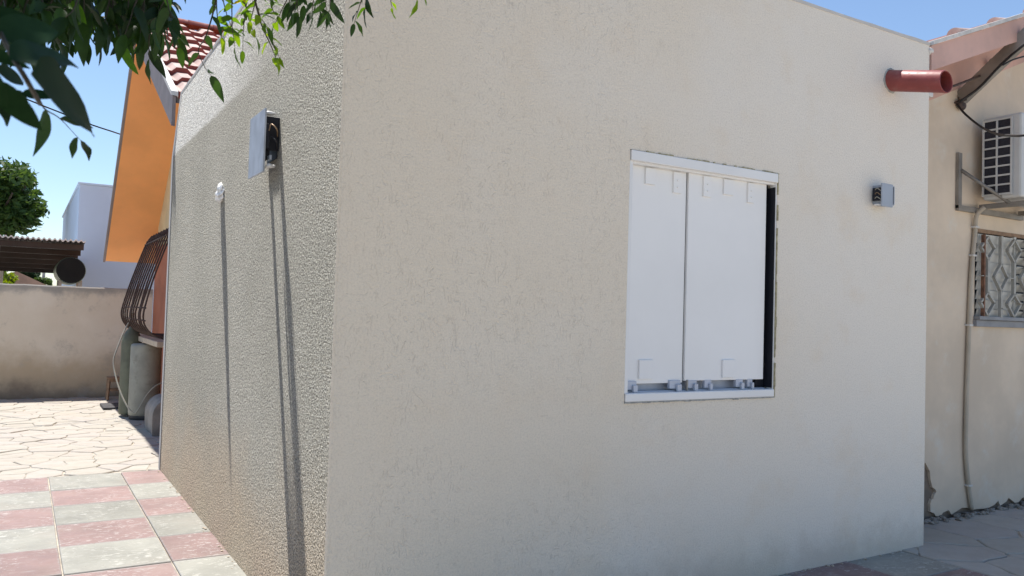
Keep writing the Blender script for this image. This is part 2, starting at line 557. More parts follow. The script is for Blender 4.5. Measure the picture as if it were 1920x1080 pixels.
# column i spans x from -.35+.6 i, row j runs down from y = 5.0
paving(bed, [(i, -.345+.6*i+.3) for i in range(-6, 1)], [(j, 5.0-.62*j-.31) for j in range(0, 13)], .6, .62, 0,
       lambda x, y: not (x > -.2 and y < 0))
bed2 = mesh('front_paving', [(.27, -3.0, -.012), (4.25, -3.0, -.012), (4.25, .1, -.012), (.27, .1, -.012)], [(0, 1, 2, 3)], MT['ground'])
struct(bed2)
paving(bed2, [(i, 3.65+.6*i+.3-.6) for i in range(-4, 2)], [(j, .16-.6*j-.3) for j in range(0, 5)], .6, .6, 0, lambda x, y: True)

def voronoi_stones(x0, x1, y0, y1, step, seed, ani=1.0):
    rnd = random.Random(seed)
    pts = []
    nx = int((x1-x0)/(step*ani)); ny = int((y1-y0)/step)
    for i in range(-1, nx+1):
        for j in range(-1, ny+1):
            pts.append((x0+(i+.5+rnd.uniform(-.42, .42)+(.5 if j % 2 else 0))*(x1-x0)/nx, y0+(j+.5+rnd.uniform(-.42, .42))*(y1-y0)/ny))
    cells = []
    for a in pts:
        if not (x0 <= a[0] <= x1 and y0 <= a[1] <= y1):
            continue
        poly = [(x0, y0), (x1, y0), (x1, y1), (x0, y1)]
        for b in pts:
            if b is a or (a[0]-b[0])**2+(a[1]-b[1])**2 > (step*4)**2:
                continue
            mx, my = (a[0]+b[0])/2, (a[1]+b[1])/2
            nx_, ny_ = b[0]-a[0], b[1]-a[1]
            out = []
            for k in range(len(poly)):
                p, q = poly[k], poly[(k+1) % len(poly)]
                dp = (p[0]-mx)*nx_+(p[1]-my)*ny_; dq = (q[0]-mx)*nx_+(q[1]-my)*ny_
                if dp <= 0: out.append(p)
                if dp*dq < 0:
                    t = dp/(dp-dq); out.append((p[0]+(q[0]-p[0])*t, p[1]+(q[1]-p[1])*t))
            poly = out
            if len(poly) < 3: break
        if len(poly) >= 3:
            cells.append((a, poly))
    return cells

def lay_stones(parent, cells, gap, seed, keep=lambda x, y: True):
    rnd = random.Random(seed)
    for a, poly in cells:
        cx = sum(p[0] for p in poly)/len(poly); cy = sum(p[1] for p in poly)/len(poly)
        if not keep(cx, cy): continue
        pts = []
        n = len(poly)
        for k in range(n):
            p, q = poly[k], poly[(k+1) % n]
            L = math.hypot(q[0]-p[0], q[1]-p[1])
            pts.append(p)
            if L > .12:
                for t in ((.5,) if L < .3 else (.33, .66)):
                    pts.append((p[0]+(q[0]-p[0])*t+rnd.uniform(-.014, .014), p[1]+(q[1]-p[1])*t+rnd.uniform(-.014, .014)))
        ring0, ring1 = [], []
        g1 = gap*rnd.uniform(.6, 1.6)
        z = rnd.uniform(-.006, .004)
        for p in pts:
            dx, dy = p[0]-cx, p[1]-cy; d = max(.02, math.hypot(dx, dy))
            k0 = max(.3, (d-g1)/d); k1 = max(.25, (d-g1-.007)/d)
            ring0.append((dx*k0, dy*k0, -.03)); ring1.append((dx*k1, dy*k1, z))
        m = len(pts)
        V = ring0+[(v[0]*1.002, v[1]*1.002, z-.006) for v in ring0]+ring1
        F = [tuple(range(2*m, 3*m))]
        for k in range(m):
            j = (k+1) % m
            F.append((k, j, m+j, m+k)); F.append((m+k, m+j, 2*m+j, 2*m+k))
        o = mesh('paving_stone', V, F, MT['stone'], parent)
        o.location = (cx, cy, 0)
        o.rotation_euler = (rnd.uniform(-.006, .006), rnd.uniform(-.006, .006), 0)

patio = mesh('patio', [(-4.1, 5.0, -.013), (.56, 5.0, -.013), (.56, 12.1, -.013), (-4.1, 12.1, -.013)], [(0, 1, 2, 3)], MT['ground'])
struct(patio)
lay_stones(patio, voronoi_stones(-2.4, .555, 5.005, 12.05, .252, 3, 1.2), .0055, 4)
apron = mesh('flagstone_apron', [(4.25, -3.0, -.0125), (9, -3.0, -.0125), (9, .46, -.0125), (4.25, .46, -.0125)], [(0, 1, 2, 3)], MT['ground'])
struct(apron)
lay_stones(apron, voronoi_stones(4.255, 7.6, -2.2, .45, .40, 9, 1.2), .010, 5)

# ------------------------------------------------------------------ the plastered extension
ext = thing('house_extension', 'flat-roofed cream plastered extension with one shuttered window, filling the picture centre', 'building', (L2/2, L1/2, 0))
WX1, WX2, WZ1, WZ2 = 1.688, 2.8985, 1.130, 2.560
def build_extension():
    V, F, I = [], [], []
    def quad(a, b, c, d, m):
        k = len(V); V.extend([a, b, c, d]); F.append((k, k+1, k+2, k+3)); I.append(m)
    e = .008; z0 = -.03
    # front face y = 0 with the window opening
    xs = [e, WX1, WX2, L2]; zs = [z0, WZ1, WZ2, H]
    for i in range(3):
        for j in range(3):
            if i == 1 and j == 1: continue
            quad((xs[i], 0, zs[j]), (xs[i+1], 0, zs[j]), (xs[i+1], 0, zs[j+1]), (xs[i], 0, zs[j+1]), 0)
    D = .20
    quad((WX1, 0, WZ1), (WX1, D, WZ1), (WX2, D, WZ1), (WX2, 0, WZ1), 0)
    quad((WX1, 0, WZ2), (WX2, 0, WZ2), (WX2, D, WZ2), (WX1, D, WZ2), 0)
    quad((WX1, 0, WZ1), (WX1, 0, WZ2), (WX1, D, WZ2), (WX1, D, WZ1), 0)
    quad((WX2, 0, WZ1), (WX2, D, WZ1), (WX2, D, WZ2), (WX2, 0, WZ2), 0)
    quad((e, 0, z0), (e, 0, H), (0, e, H), (0, e, z0), 0)                       # rounded corner bead
    # side face x = 0; the parapet above the roof line leans back a little, more so at the far end
    PZ = 3.07
    ys = [e, 1.4, 3.0, L1]
    lean = [0, .010, .034, .055]
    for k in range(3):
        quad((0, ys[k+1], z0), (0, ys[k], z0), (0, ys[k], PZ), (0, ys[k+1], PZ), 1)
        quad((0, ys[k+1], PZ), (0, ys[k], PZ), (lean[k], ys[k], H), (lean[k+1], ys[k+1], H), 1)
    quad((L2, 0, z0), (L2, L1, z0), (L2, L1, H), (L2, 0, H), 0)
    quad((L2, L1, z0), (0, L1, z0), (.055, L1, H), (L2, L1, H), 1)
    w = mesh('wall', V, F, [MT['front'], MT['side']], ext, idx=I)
    mesh('edge_trim', [(-.003, L1-.085, -.02), (-.003, L1+.003, -.02), (-.003, L1-.085, 3.07), (-.003, L1+.003, 3.07), (.051, L1-.085, H-.012), (.052, L1+.003, H-.012)],
         [(1, 0, 2, 3), (3, 2, 4, 5)], MT['coping'], ext)
    rr = random.Random(8)
    cv, cf = [], []
    nz = 70; j1 = j2 = 0.0
    for k in range(nz+1):
        j1 = .6*j1+rr.uniform(-.0016, .0016); j2 = .6*j2+rr.uniform(-.0016, .0016)
        z = -.02+(H+.015)*k/nz
        cv += [(.016, -.0004, z), (.006+j1, -.003+j2*.5, z), (-.002+j2, .005+j1, z), (-.0004, .014, z)]
    for k in range(nz):
        for m in range(3):
            a0 = 4*k+m
            cf.append((a0, a0+4, a0+5, a0+1))
    mesh('corner_bead', cv, cf, MT['front'], ext, smooth=True)
    box('roof_slab', .1, L2-.1, .1, L1-.1, 3.30, 3.42, MT['concrete'], ext)
    # parapet top as a thin coping, with the slight unevenness of hand-laid plaster
    bm = bmesh.new()
    rnd = random.Random(2)
    def strip(p, q, wv, n):
        prev = None
        for i in range(n+1):
            a = Vector(p).lerp(Vector(q), i/n)
            dz = rnd.uniform(-.004, .004)
            vs = [bm.verts.new(a+Vector((0, 0, -.01))), bm.verts.new(a+Vector((0, 0, .012+dz))), bm.verts.new(a+Vector(wv)+Vector((0, 0, .014+dz))), bm.verts.new(a+Vector(wv)+Vector((0, 0, -.01)))]
            if prev:
                for k in range(4): bm.faces.new((prev[k], prev[(k+1) % 4], vs[(k+1) % 4], vs[k]))
            else:
                bm.faces.new(vs)
            prev = vs
        bm.faces.new(prev[::-1])
    strip((-.004, -.004, H), (L2+.004, -.004, H), (0, .2, 0), 26)
    strip((-.001, .2, H), (.052, L1, H), (.2, 0, 0), 26)
    strip((L2-.196, .2, H), (L2-.196, L1, H), (.2, 0, 0), 10)
    from_bm('coping', bm, MT['coping'], ext)
build_extension()

# the shutter in the opening: frame, two hung panels, hangers, guides
def build_window():
    wroot = mesh('window_frame', *[[], []], MT['white_paint'], ext) if False else None
    f = bmesh.new()
    bm_box(f, WX1+.004, WX2-.004, -.012, .10, WZ2-.062, WZ2-.004, .004)         # head
    bm_box(f, WX1+.004, WX2-.004, .012, .045, WZ2-.075, WZ2-.060, .003)         # lower lip of the head
    bm_box(f, WX1+.004, WX2-.004, -.010, .12, WZ1+.004, WZ1+.052, .006)         # bottom rail
    bm_box(f, WX1+.003, WX1+.028, .004, .12, WZ1+.05, WZ2-.06, .003)
    bm_box(f, WX2-.011, WX2-.003, .0, .05, WZ1+.05, WZ2-.06, .002)
    fr = from_bm('window', f, MT['white_paint'], ext)
    zt, zb = WZ2-.060, WZ1+.112
    xm = 2.168
    y0, y1 = .050, .072
    back = box('dark_opening', WX1+.01, WX2-.01, .15, .19, WZ1+.01, WZ2-.01, MT['dark_gap'], fr)
    box('dark_opening', 2.815, WX2-.004, .075, .085, WZ1+.055, WZ2-.065, MT['dark_gap'], fr)  # near-black plates stand for the shade in the gap
    box('dark_opening', WX2-.016, WX2-.0125, .004, .074, WZ1+.06, WZ2-.09, MT['dark_gap'], fr)
    box('track_back', WX1+.03, 2.80, .10, .11, WZ1+.05, zb+.03, MT['track'], fr)
    p1 = box('shutter_panel', WX1+.03, xm-.004, y0, y1, zb-.012, zt, MT['white_sheet'], fr, .002)
    p2 = box('shutter_panel', xm+.006, 2.842, y0-.012, y1-.012, zb, zt, MT['white_sheet'], fr, .002)
    box('seam_strip', xm-.006, xm+.010, y0+.016, y0+.03, zb, zt, MT['silicone'], fr)
    # top hangers: thin folded plates with two rivets
    for (x, w, h, riv, yy) in ((1.84, .075, .085, 0, y0), (2.055, .060, .115, 1, y0), (2.285, .062, .115, 1, y0-.012), (2.455, .085, .085, 0, y0-.012), (2.665, .055, .115, 1, y0-.012)):
        b = bmesh.new()
        bm_box(b, x, x+w, yy-.011, yy-.0005, zt-.03-h, zt-.02, .0015)
        if riv:
            for dz in (.035, .075):
                t = bmesh.new()
                bmesh.ops.create_uvsphere(t, u_segments=8, v_segments=6, radius=.0055)
                for v in t.verts: v.co += Vector((x+w*.5, yy-.012, zt-.03-h+dz))
                me = bpy.data.meshes.new('t'); t.to_mesh(me); t.free(); b.from_mesh(me); bpy.data.meshes.remove(me)
        from_bm('hanger', b, MT['white_sheet'], fr)
    # square pads near the foot of each panel
    for x, yy in ((1.825, y0), (2.475, y0-.012)):
        box('pad', x, x+.105, yy-.013, yy-.0005, zb+.015, zb+.125, MT['white_sheet'], fr, .002)
    # bottom guides
    bm = bmesh.new()
    bm_box(bm, WX1+.03, WX2-.03, .05, .085, WZ1+.05, WZ1+.058)
    for x, w in ((1.73, .075), (2.055, .085), (2.20, .07), (2.335, .055), (2.60, .06), (2.70, .045)):
        bm_box(bm, x, x+w, .036, .058, WZ1+.068, zb+.004, .002)
        bm_box(bm, x+w*.55, x+w*.95, .018, .034, WZ1+.053, WZ1+.094, .003)
    from_bm('guide', bm, MT['track'], fr)
    b = bmesh.new(); bm_box(b, 2.185, 2.197, .03, .042, WZ1+.054, zb+.006, .002); from_bm('latch', b, MT['steel'], fr)
    # crumbling foam and sealant line between the frame and the plaster
    rnd = random.Random(5)
    b = bmesh.new()
    x = WX1-.002
    while x < WX2:
        w = rnd.uniform(.012, .05)
        if rnd.random() < .55:
            bm_box(b, x, min(WX2, x+w), -.006-rnd.uniform(0, .004), .01, WZ2-.006, WZ2+rnd.uniform(.0005, .005))
        x += w
    z = WZ1
    while z < WZ2:
        h = rnd.uniform(.02, .07)
        if rnd.random() < .9:
            bm_box(b, WX2-.004, WX2+rnd.uniform(.001, .007), -.006-rnd.uniform(0, .004), .01, z, min(WZ2, z+h))
        z += h
    from_bm('foam_joint', b, MT['foam'], fr)['kind'] = 'stuff'
    b = bmesh.new()
    x = WX1
    while x < WX2:
        w = rnd.uniform(.03, .09)
        bm_box(b, x, min(WX2, x+w), -.007-rnd.uniform(0, .003), .01, WZ1-rnd.uniform(.001, .006), WZ1+.005)
        x += w
    from_bm('sealant_joint', b, MT['silicone'], fr)
build_window()

# ------------------------------------------------------------------ things on the extension's walls
def lump(name, c, r, mat, parent, seed, flat=(1, 1, 1), sub=3, crumple=0.0):
    bm = bmesh.new()
    bmesh.ops.create_icosphere(bm, subdivisions=sub, radius=1)
    rnd = random.Random(seed)
    dirs = [(Vector((rnd.gauss(0, 1), rnd.gauss(0, 1), rnd.gauss(0, 1))).normalized(), rnd.uniform(-.35, .3)) for _ in range(9)]
    for v in bm.verts:
        n = v.co.normalized()
        k = 1 + sum(a*max(0, n.dot(d))**5 for d, a in dirs) + crumple*math.sin(n.x*7+n.y*11)*math.sin(n.z*9+n.y*5+1)
        v.co = Vector(c) + Vector((n.x*flat[0], n.y*flat[1], n.z*flat[2]))*r*k
    return from_bm(name, bm, mat, parent, smooth=True)

# open electrical box on the side wall, with its cover plate
eb = thing('electrical_box', 'open electrical box with blue-grey cover plate standing off the sunlit grainy wall', 'electrical box', (0, 1.2, 2.4))
P = .085
box('cover_plate', -P-.012, -P, 1.03, 1.375, 2.365, 2.725, MT['plate'], eb, .003)
box('near_side', -P+.001, .002, 1.075, 1.087, 2.50, 2.69, MT['dark_gap'], eb, .002)  # painted near-black for the shade of an open side
box('far_side', -P+.001, .002, 1.312, 1.324, 2.54, 2.70, MT['box_plastic'], eb, .002)
box('recess', -.005, -.002, 1.092, 1.31, 2.46, 2.69, MT['dark_gap'], eb)
box('crossbar', -.06, -.046, 1.04, 1.088, 2.44, 2.465, MT['box_plastic'], eb, .002)
box('terminal_block', -.082, -.066, 1.035, 1.07, 2.50, 2.64, MT['dark_gap'], eb, .004)
box('shade_block', -.080, -.046, 1.095, 1.30, 2.45, 2.685, MT['dark_gap'], eb, .004)  # dark block added to blacken the interior and merge the shadow streaks
for k in range(2):
    z = 2.51+.07*k
    tube('wire', smooth_path([(-.01, 1.075, z), (-.03, 1.02, z+.03), (-.055, 1.045, z+.06), (-.07, 1.03, z+.02)]), .004, MT['copper' if k % 2 else 'black_cable'], eb, 6)
lump('plaster_crumb', (-.055, 1.09, 2.712), .018, MT['white_lump'], eb, 3, (1.8, 1.0, .6))
lump('plaster_crumb', (-.055, 1.06, 2.405), .018, MT['white_lump'], eb, 4, (1.2, 1.2, .8))
lump('plaster_crumb', (-.025, 1.082, 2.41), .010, MT['white_lump'], eb, 6, (1.2, 1.6, .9))

o = lump('filler_lump', (-.010, 2.59, 2.43), .066, MT['white_lump'], None, 11, (.42, 1.0, .95), 4, .34)
tag(o, 'small glossy white lump of filler stuck on the grainy sunlit wall', 'filler lump')

jb = thing('junction_box', 'small grey junction box with exposed wires on the shaded wall beside the window', 'junction box', (3.95, 0, 2.43))
box('lid', 3.838, 3.962, -.096, -.084, 2.430, 2.592, MT['box_plastic'], jb, .005)
bm = bmesh.new()
for a in ((3.868, 3.876, -.083, .002, 2.455, 2.585), (3.99, 3.998, -.083, .002, 2.455, 2.585)):
    bm_box(bm, *a, .002)
bm_box(bm, 3.877, 3.989, -.083, .002, 2.578, 2.585)
bm_box(bm, 3.877, 3.989, -.083, .002, 2.448, 2.456)
from_bm('case', bm, MT['box_plastic'], jb)
box('recess', 3.852, 3.866, -.07, -.012, 2.475, 2.565, MT['dark_gap'], jb)
for k in range(3):
    z = 2.485+.03*k
    tube('wire', smooth_path([(3.86, -.02, z), (3.845, -.05, z+.015), (3.855, -.075, z-.005)]), .003, MT['hose'] if k != 1 else MT['copper'], jb, 6)
lump('plaster_crumb', (3.862, -.045, 2.447), .014, MT['white_lump'], jb, 8, (1.2, 2.2, .6))

# red drain spout
def spout():
    r0 = thing('drain_spout', 'short red plastic drain pipe poking out near the top of the wall', 'drain pipe', (4.06, 0, 3.27))
    V, F = [], []
    seg, ro, ri = 36, .077, .070
    c = Vector((4.06, 0, 3.365))
    rings = [(ro, .02), (ro, -.405), (ro-.002, -.41), (ri+.001, -.41), (ri, -.405), (ri, 0.0)]
    for r, y in rings:
        for k in range(seg):
            t = 2*math.pi*k/seg
            V.append((c.x+r*math.cos(t), y, c.z+r*math.sin(t)+.25*y))
    for i in range(len(rings)-1):
        for k in range(seg):
            F.append((i*seg+k, (i+1)*seg+k, (i+1)*seg+(k+1) % seg, i*seg+(k+1) % seg))
    F.append(tuple((len(rings)-1)*seg+k for k in range(seg)))
    mesh('pipe', V, F, MT['red_pipe'], r0, smooth=True)
    # rough mortar collar
    rnd = random.Random(4)
    V, F = [], []
    for i, (rr, y) in enumerate(((.088, .003), (.084, -.006), (.078, -.008))):
        for k in range(30):
            t = 2*math.pi*k/30
            q = rr*(1+rnd.uniform(-.06, .08)) if i < 2 else rr
            V.append((c.x+q*math.cos(t), y, c.z+q*math.sin(t)))
    for i in range(2):
        for k in range(30):
            F.append((i*30+k, (i+1)*30+k, (i+1)*30+(k+1) % 30, i*30+(k+1) % 30))
    mesh('mortar_collar', V, F, MT['silicone'], r0, smooth=True)
spout()

# ------------------------------------------------------------------ the old tiled house behind
house = thing('tiled_house', 'older tiled house with orange eaves and cream rendered wall behind the extension', 'house', (4, 8, 0))
GX = .78                                   # plane of its left gable wall
RIDGE = (8.85, 5.58)
NEAR = (5.16, 3.70)
FAR = (12.45, 2.40)
TH = .05
def zn(y): return NEAR[1] + (RIDGE[1]-NEAR[1])*(y-NEAR[0])/(RIDGE[0]-NEAR[0])
def zf(y): return FAR[1] + (RIDGE[1]-FAR[1])*(FAR[0]-y)/(FAR[0]-RIDGE[0])
# left gable wall
prism('gable_wall', [(5.10, -.02), (12.05, -.02), (12.05, 2.50), (12.05, zf(12.05)-.02), (RIDGE[0], RIDGE[1]-.05), (5.2, zn(5.2)-.05), (5.10, 3.4)], 'x', GX, GX+.25, MT['terracotta'], house)
prism('upper_wall_band', [(8.9, 2.62), (11.75, 2.62), (11.75, zf(11.75)-.06), (9.6, zf(9.6)-.06), (8.9, 3.9)], 'x', GX-.012, GX-.002, MT['cream'], house)
# roof decks (the underside of the far slope is the orange soffit)
roof = prism('roof', [NEAR, RIDGE, (RIDGE[0], RIDGE[1]-.06), (NEAR[0]+.01, NEAR[1]-.06)], 'x', .03, 9.0, MT['mauve'], house)
prism('soffit', [(RIDGE[0]+.003, RIDGE[1]-.03), (FAR[0], FAR[1]), (FAR[0]-.02, FAR[1]-.05), (RIDGE[0]+.003, RIDGE[1]-.10)], 'x', .02, 9.0, MT['orange'], house)
# barge boards on the gable edge
prism('barge_board', [(NEAR[0]-.02, NEAR[1]+.0), (RIDGE[0], RIDGE[1]+.02), (RIDGE[0], RIDGE[1]-.30), (NEAR[0]-.02, NEAR[1]-.30)], 'x', -.012, .022, MT['mauve'], house)
prism('verge_strip', [(NEAR[0]-.05, NEAR[1]+.045), (RIDGE[0], RIDGE[1]+.08), (RIDGE[0], RIDGE[1]+.036), (NEAR[0]-.05, NEAR[1]+.001)], 'x', -.03, .035, MT['white_trim'], house)
prism('barge_board', [(RIDGE[0]+.002, RIDGE[1]+.03), (FAR[0]+.01, FAR[1]+.02), (FAR[0]+.01, FAR[1]-.07), (RIDGE[0]+.002, RIDGE[1]-.09)], 'x', -.018, .018, MT['mauve'], house)
# roof tiles on the slope that faces the camera
def roof_tile_mesh(w, l):
    prof = [(0, .006), (.10, .006), (.22, .052), (.52, .058), (.66, .012), (1.0, .006)]
    V, F, I = [], [], []
    n = len(prof)
    for v, lift in ((0.0, .058), (l*1.12, .002)):
        for u, h in prof: V.append((u*w, v, h+lift))
    for u, h in prof: V.append((u*w, 0.0, h+.058-.070 if h < .03 else h+.058-.062))
    for k in range(n-1):
        F.append((k, k+1, n+k+1, n+k)); I.append(0)
        F.append((2*n+k, 2*n+k+1, k+1, k)); I.append(1)
    F.append((0, n, 2*n)); I.append(0); F.append((n-1, 3*n-1, 2*n-1)); I.append(0)
    me = bpy.data.meshes.new('roof_tile')
    me.from_pydata(V, [], F)
    me.materials.append(MT['tile_top']); me.materials.append(MT['tile_red'])
    for p, i in zip(me.polygons, I): p.material_index = i
    return me
slope = math.atan2(RIDGE[1]-NEAR[1], RIDGE[0]-NEAR[0])
run = math.hypot(RIDGE[1]-NEAR[1], RIDGE[0]-NEAR[0])
rows = 9; cols = 13
TWd, TL = .36, run/rows
tm = roof_tile_mesh(TWd, TL)
for j in range(rows):
    for i in range(cols):
        o = bpy.data.objects.new('roof_tile', tm)
        d = j*TL - .03
        o.location = (.04+i*TWd*.985+random.uniform(-.004, .004), NEAR[0]+d*math.cos(slope), NEAR[1]+d*math.sin(slope)+.004)
        o.rotation_euler = (slope+random.uniform(-.012, .012), random.uniform(-.01, .01), random.uniform(-.008, .008))
        C.objects.link(o); o.parent = roof
# ridge caps
V, F = [], []
for k in range(9):
    t = math.pi*k/8
    for x, r in ((0, .115), (.36, .10)):
        V.append((x, r*math.cos(t), r*math.sin(t)*.8))
for k in range(8): F.append((2*k, 2*k+1, 2*k+3, 2*k+2))
F.append(tuple(2*k for k in range(9)))
cap = bpy.data.meshes.new('ridge_cap'); cap.from_pydata(V, [], F); cap.materials.append(MT['tile_red'])
for p in cap.polygons: p.use_smooth = len(p.vertices) == 4
for i in range(13):
    o = bpy.data.objects.new('ridge_cap', cap)
    o.location = (-.02+i*.34, RIDGE[0], RIDGE[1]+.05); o.rotation_euler = (0, R(-1.5), random.uniform(-.02, .02))
    C.objects.link(o); o.parent = roof

# front gable wing on the right: bare wall, plaster skin, pink band, soffit, verge
YW = .46
box('front_wall', 4.56, 12.0, YW+.025, YW+.30, -.03, 3.3, MT['bare_render'], house)
WGX1, WGX2, WGZ1, WGZ2 = 5.965, 7.25, 1.685, 2.455
def zr(x, x0=4.50, z0=3.70): return z0 + .385*(x-x0)
rnd = random.Random(12)
low = [(4.60, 1.2), (4.60, .50), (5.22, .50)]
low += [(5.27, .475), (5.335, .40), (5.345, .33), (5.375, .265), (5.41, .25), (5.43, .225), (5.40, .20), (5.385, .165), (5.365, .17), (5.345, .13), (5.35, .065), (5.40, .05), (5.43, .02), (5.50, .018)]
x = 5.53
while x < 12:
    low.append((x, rnd.uniform(.012, .075) if x < 7.4 else .02)); x += rnd.uniform(.03, .11)
low += [(12, .02), (12, 1.2)]
prism('plaster_skin', low, 'y', YW, YW+.024, MT['house_wall'], house)
bm = bmesh.new()
for a in ((4.60, WGX1, 1.2, WGZ2), (WGX1, WGX2, 1.2, WGZ1), (WGX2, 12, 1.2, WGZ2)):
    bm_box(bm, a[0], a[1], YW, YW+.024, a[2], a[3])
from_bm('plaster_skin', bm, MT['house_wall'], house)
prism('plaster_skin', [(4.60, WGZ2), (12, WGZ2), (12, 4.95), (9.2, 4.95), (6.75, 4.12), (5.47, 3.60), (4.60, 3.24)], 'y', YW, YW+.024, MT['house_wall'], house)
prism('pink_gable_band', [(4.60, 3.24), (5.47, 3.60), (6.75, 4.12), (9.2, 4.95), (9.2, zr(9.2)-.12), (4.60, zr(4.60)-.12)], 'y', YW-.004, YW+.024, MT['pink'], house)
roof2 = prism('front_roof', [(4.50, zr(4.50)-.02), (9.2, zr(9.2)-.02), (9.2, zr(9.2)-.09), (4.50, zr(4.50)-.09)], 'y', .018, 7.5, MT['pink'], house)
prism('verge_board', [(4.53, zr(4.53)+.0), (9.2, zr(9.2)), (9.2, zr(9.2)-.19), (4.53, zr(4.53)-.19)], 'y', -.012, .016, MT['pink'], house)
prism('verge_strip', [(4.53, zr(4.53)+.034), (9.2, zr(9.2)+.034), (9.2, zr(9.2)+.002), (4.53, zr(4.53)+.002)], 'y', -.028, .05, MT['white_trim'], house)
box('corner_post', 4.525, 4.61, .02, .44, 3.34, 3.66, MT['white_trim'], house, .006)
prism('front_roof_far_slope', [(9.2, zr(9.2)), (13.8, 3.7), (13.8, 3.6), (9.2, zr(9.2)-.1)], 'y', 0, 7.5, MT['pink'], house)
V, F = [], []
for k in range(9):
    t = math.pi*k/8
    for xx, r in ((0, .06), (.34, .046)):
        V.append((xx, r*math.cos(t), r*math.sin(t)*.85))
for k in range(8): F.append((2*k, 2*k+1, 2*k+3, 2*k+2))
F.append(tuple(2*k for k in range(9)))
vm = bpy.data.meshes.new('verge_tile'); vm.from_pydata(V, [], F); vm.materials.append(MT['tile_top'])
for p in vm.polygons: p.use_smooth = len(p.vertices) == 4
for i in range(8):
    x = 4.40+i*.56
    o = bpy.data.objects.new('verge_tile', vm)
    o.location = (x, .075, zr(x)+.018+.012*(i % 2)); o.rotation_euler = (0, -math.atan(.385)+R(9), 0)
    C.objects.link(o); o.parent = roof2
lump('mortar_patch', (4.535, .0, 3.672), .022, MT['white_trim'], house, 21, (1.3, .8, 1.2))
# grille window with louvres
win = thing('w', '', '') if False else None
gw = box('grille_window', WGX1+.004, WGX2, YW+.02, YW+.024, WGZ1, WGZ2, MT['dark_gap'], house)
bm = bmesh.new()
bm_box(bm, WGX1-.02, WGX2+.02, YW-.035, YW+.018, WGZ1-.062, WGZ1-.004, .004)
bm_box(bm, WGX1-.015, WGX2+.02, YW-.060, YW-.002, WGZ1-.002, WGZ1+.032, .004)
from_bm('window_sill', bm, basic('grey_sill', (.25, .255, .27), .6, var=.15, vscale=7), gw)
box('lintel_trim', WGX1-.03, WGX2, YW-.008, YW+.02, WGZ2, WGZ2+.035, MT['wood'], gw)
for k in range(9):
    z = WGZ1+.055+k*.083
    for (a, b, ang) in ((WGX1+.02, 6.56, 0), (6.60, WGX2, .5)):
        o = box('louvre_slat', a, b, -.004, .004, -.041, .041, MT['slat'], gw)
        o.location = (0, YW+.008-.012, z); o.rotation_euler = (R(14)+ang, 0, 0)
box('mullion', 6.565, 6.60, YW-.022, YW+.018, WGZ1+.03, WGZ2, MT['slat'], gw)
def flat_bar(bm, p, q, w=.017, d=.028, y=YW-.05):
    p, q = Vector((p[0], y, p[1])), Vector((q[0], y, q[1]))
    t = (q-p).normalized(); n = Vector((-t.z, 0, t.x))*w/2; e = Vector((0, d/2, 0))
    vs = [bm.verts.new(v) for v in (p+n+e, p-n+e, p-n-e, p+n-e, q+n+e, q-n+e, q-n-e, q+n-e)]
    for f in ((0, 1, 2, 3), (7, 6, 5, 4), (0, 4, 5, 1), (1, 5, 6, 2), (2, 6, 7, 3), (3, 7, 4, 0)): bm.faces.new([vs[k] for k in f])
bm = bmesh.new(); flat_bar(bm, (WGX1+.045, WGZ1+.03), (WGX1+.045, WGZ2-.02), .02, .03)
from_bm('grille_bar', bm, MT['rust'], gw)
for k in range(6):
    x = 6.075+k*.215
    bm = bmesh.new()
    hw = .112
    if k % 2 == 0:
        dz = [(2.42, 2.32, 2.215), (1.925, 1.835, 1.72)]
        runs = [(2.215, 1.925)]
    else:
        dz = [(2.19, 2.07, 1.945)]
        runs = [(2.44, 2.19), (1.945, 1.71)]
    for a, m, b in dz:
        for s in (-1, 1):
            flat_bar(bm, (x, a), (x+s*hw, m)); flat_bar(bm, (x+s*hw, m), (x, b))
    for a, b in runs: flat_bar(bm, (x, a), (x, b), .03)
    flat_bar(bm, (x-.02, 2.07), (x-.10, 2.07), .008) if k % 2 == 0 else flat_bar(bm, (x-.02, 1.79), (x+.1, 1.79), .008)
    from_bm('grille_bar', bm, MT['grille'], gw)

# rubble along the broken foot of that wall
rnd = random.Random(31)
bm = bmesh.new()
for k in range(120):
    x = rnd.uniform(5.2, 7.6); y = YW-.01-abs(rnd.gauss(0, .045)); r = rnd.uniform(.008, .03)
    t = bmesh.new(); bmesh.ops.create_icosphere(t, subdivisions=1, radius=r)
    for v in t.verts:
        v.co = Vector((v.co.x*rnd.uniform(.7, 1.6)+x, v.co.y*rnd.uniform(.7, 1.4)+y, max(-.002, v.co.z*rnd.uniform(.5, 1)+r*.3)))
    me = bpy.data.meshes.new('t'); t.to_mesh(me); t.free(); bm.from_mesh(me); bpy.data.meshes.remove(me)
o = from_bm('plaster_rubble', bm, MT['rubble'])
o['kind'] = 'stuff'; tag(o, 'crumbs of fallen plaster along the broken foot of the cream wall', 'rubble')

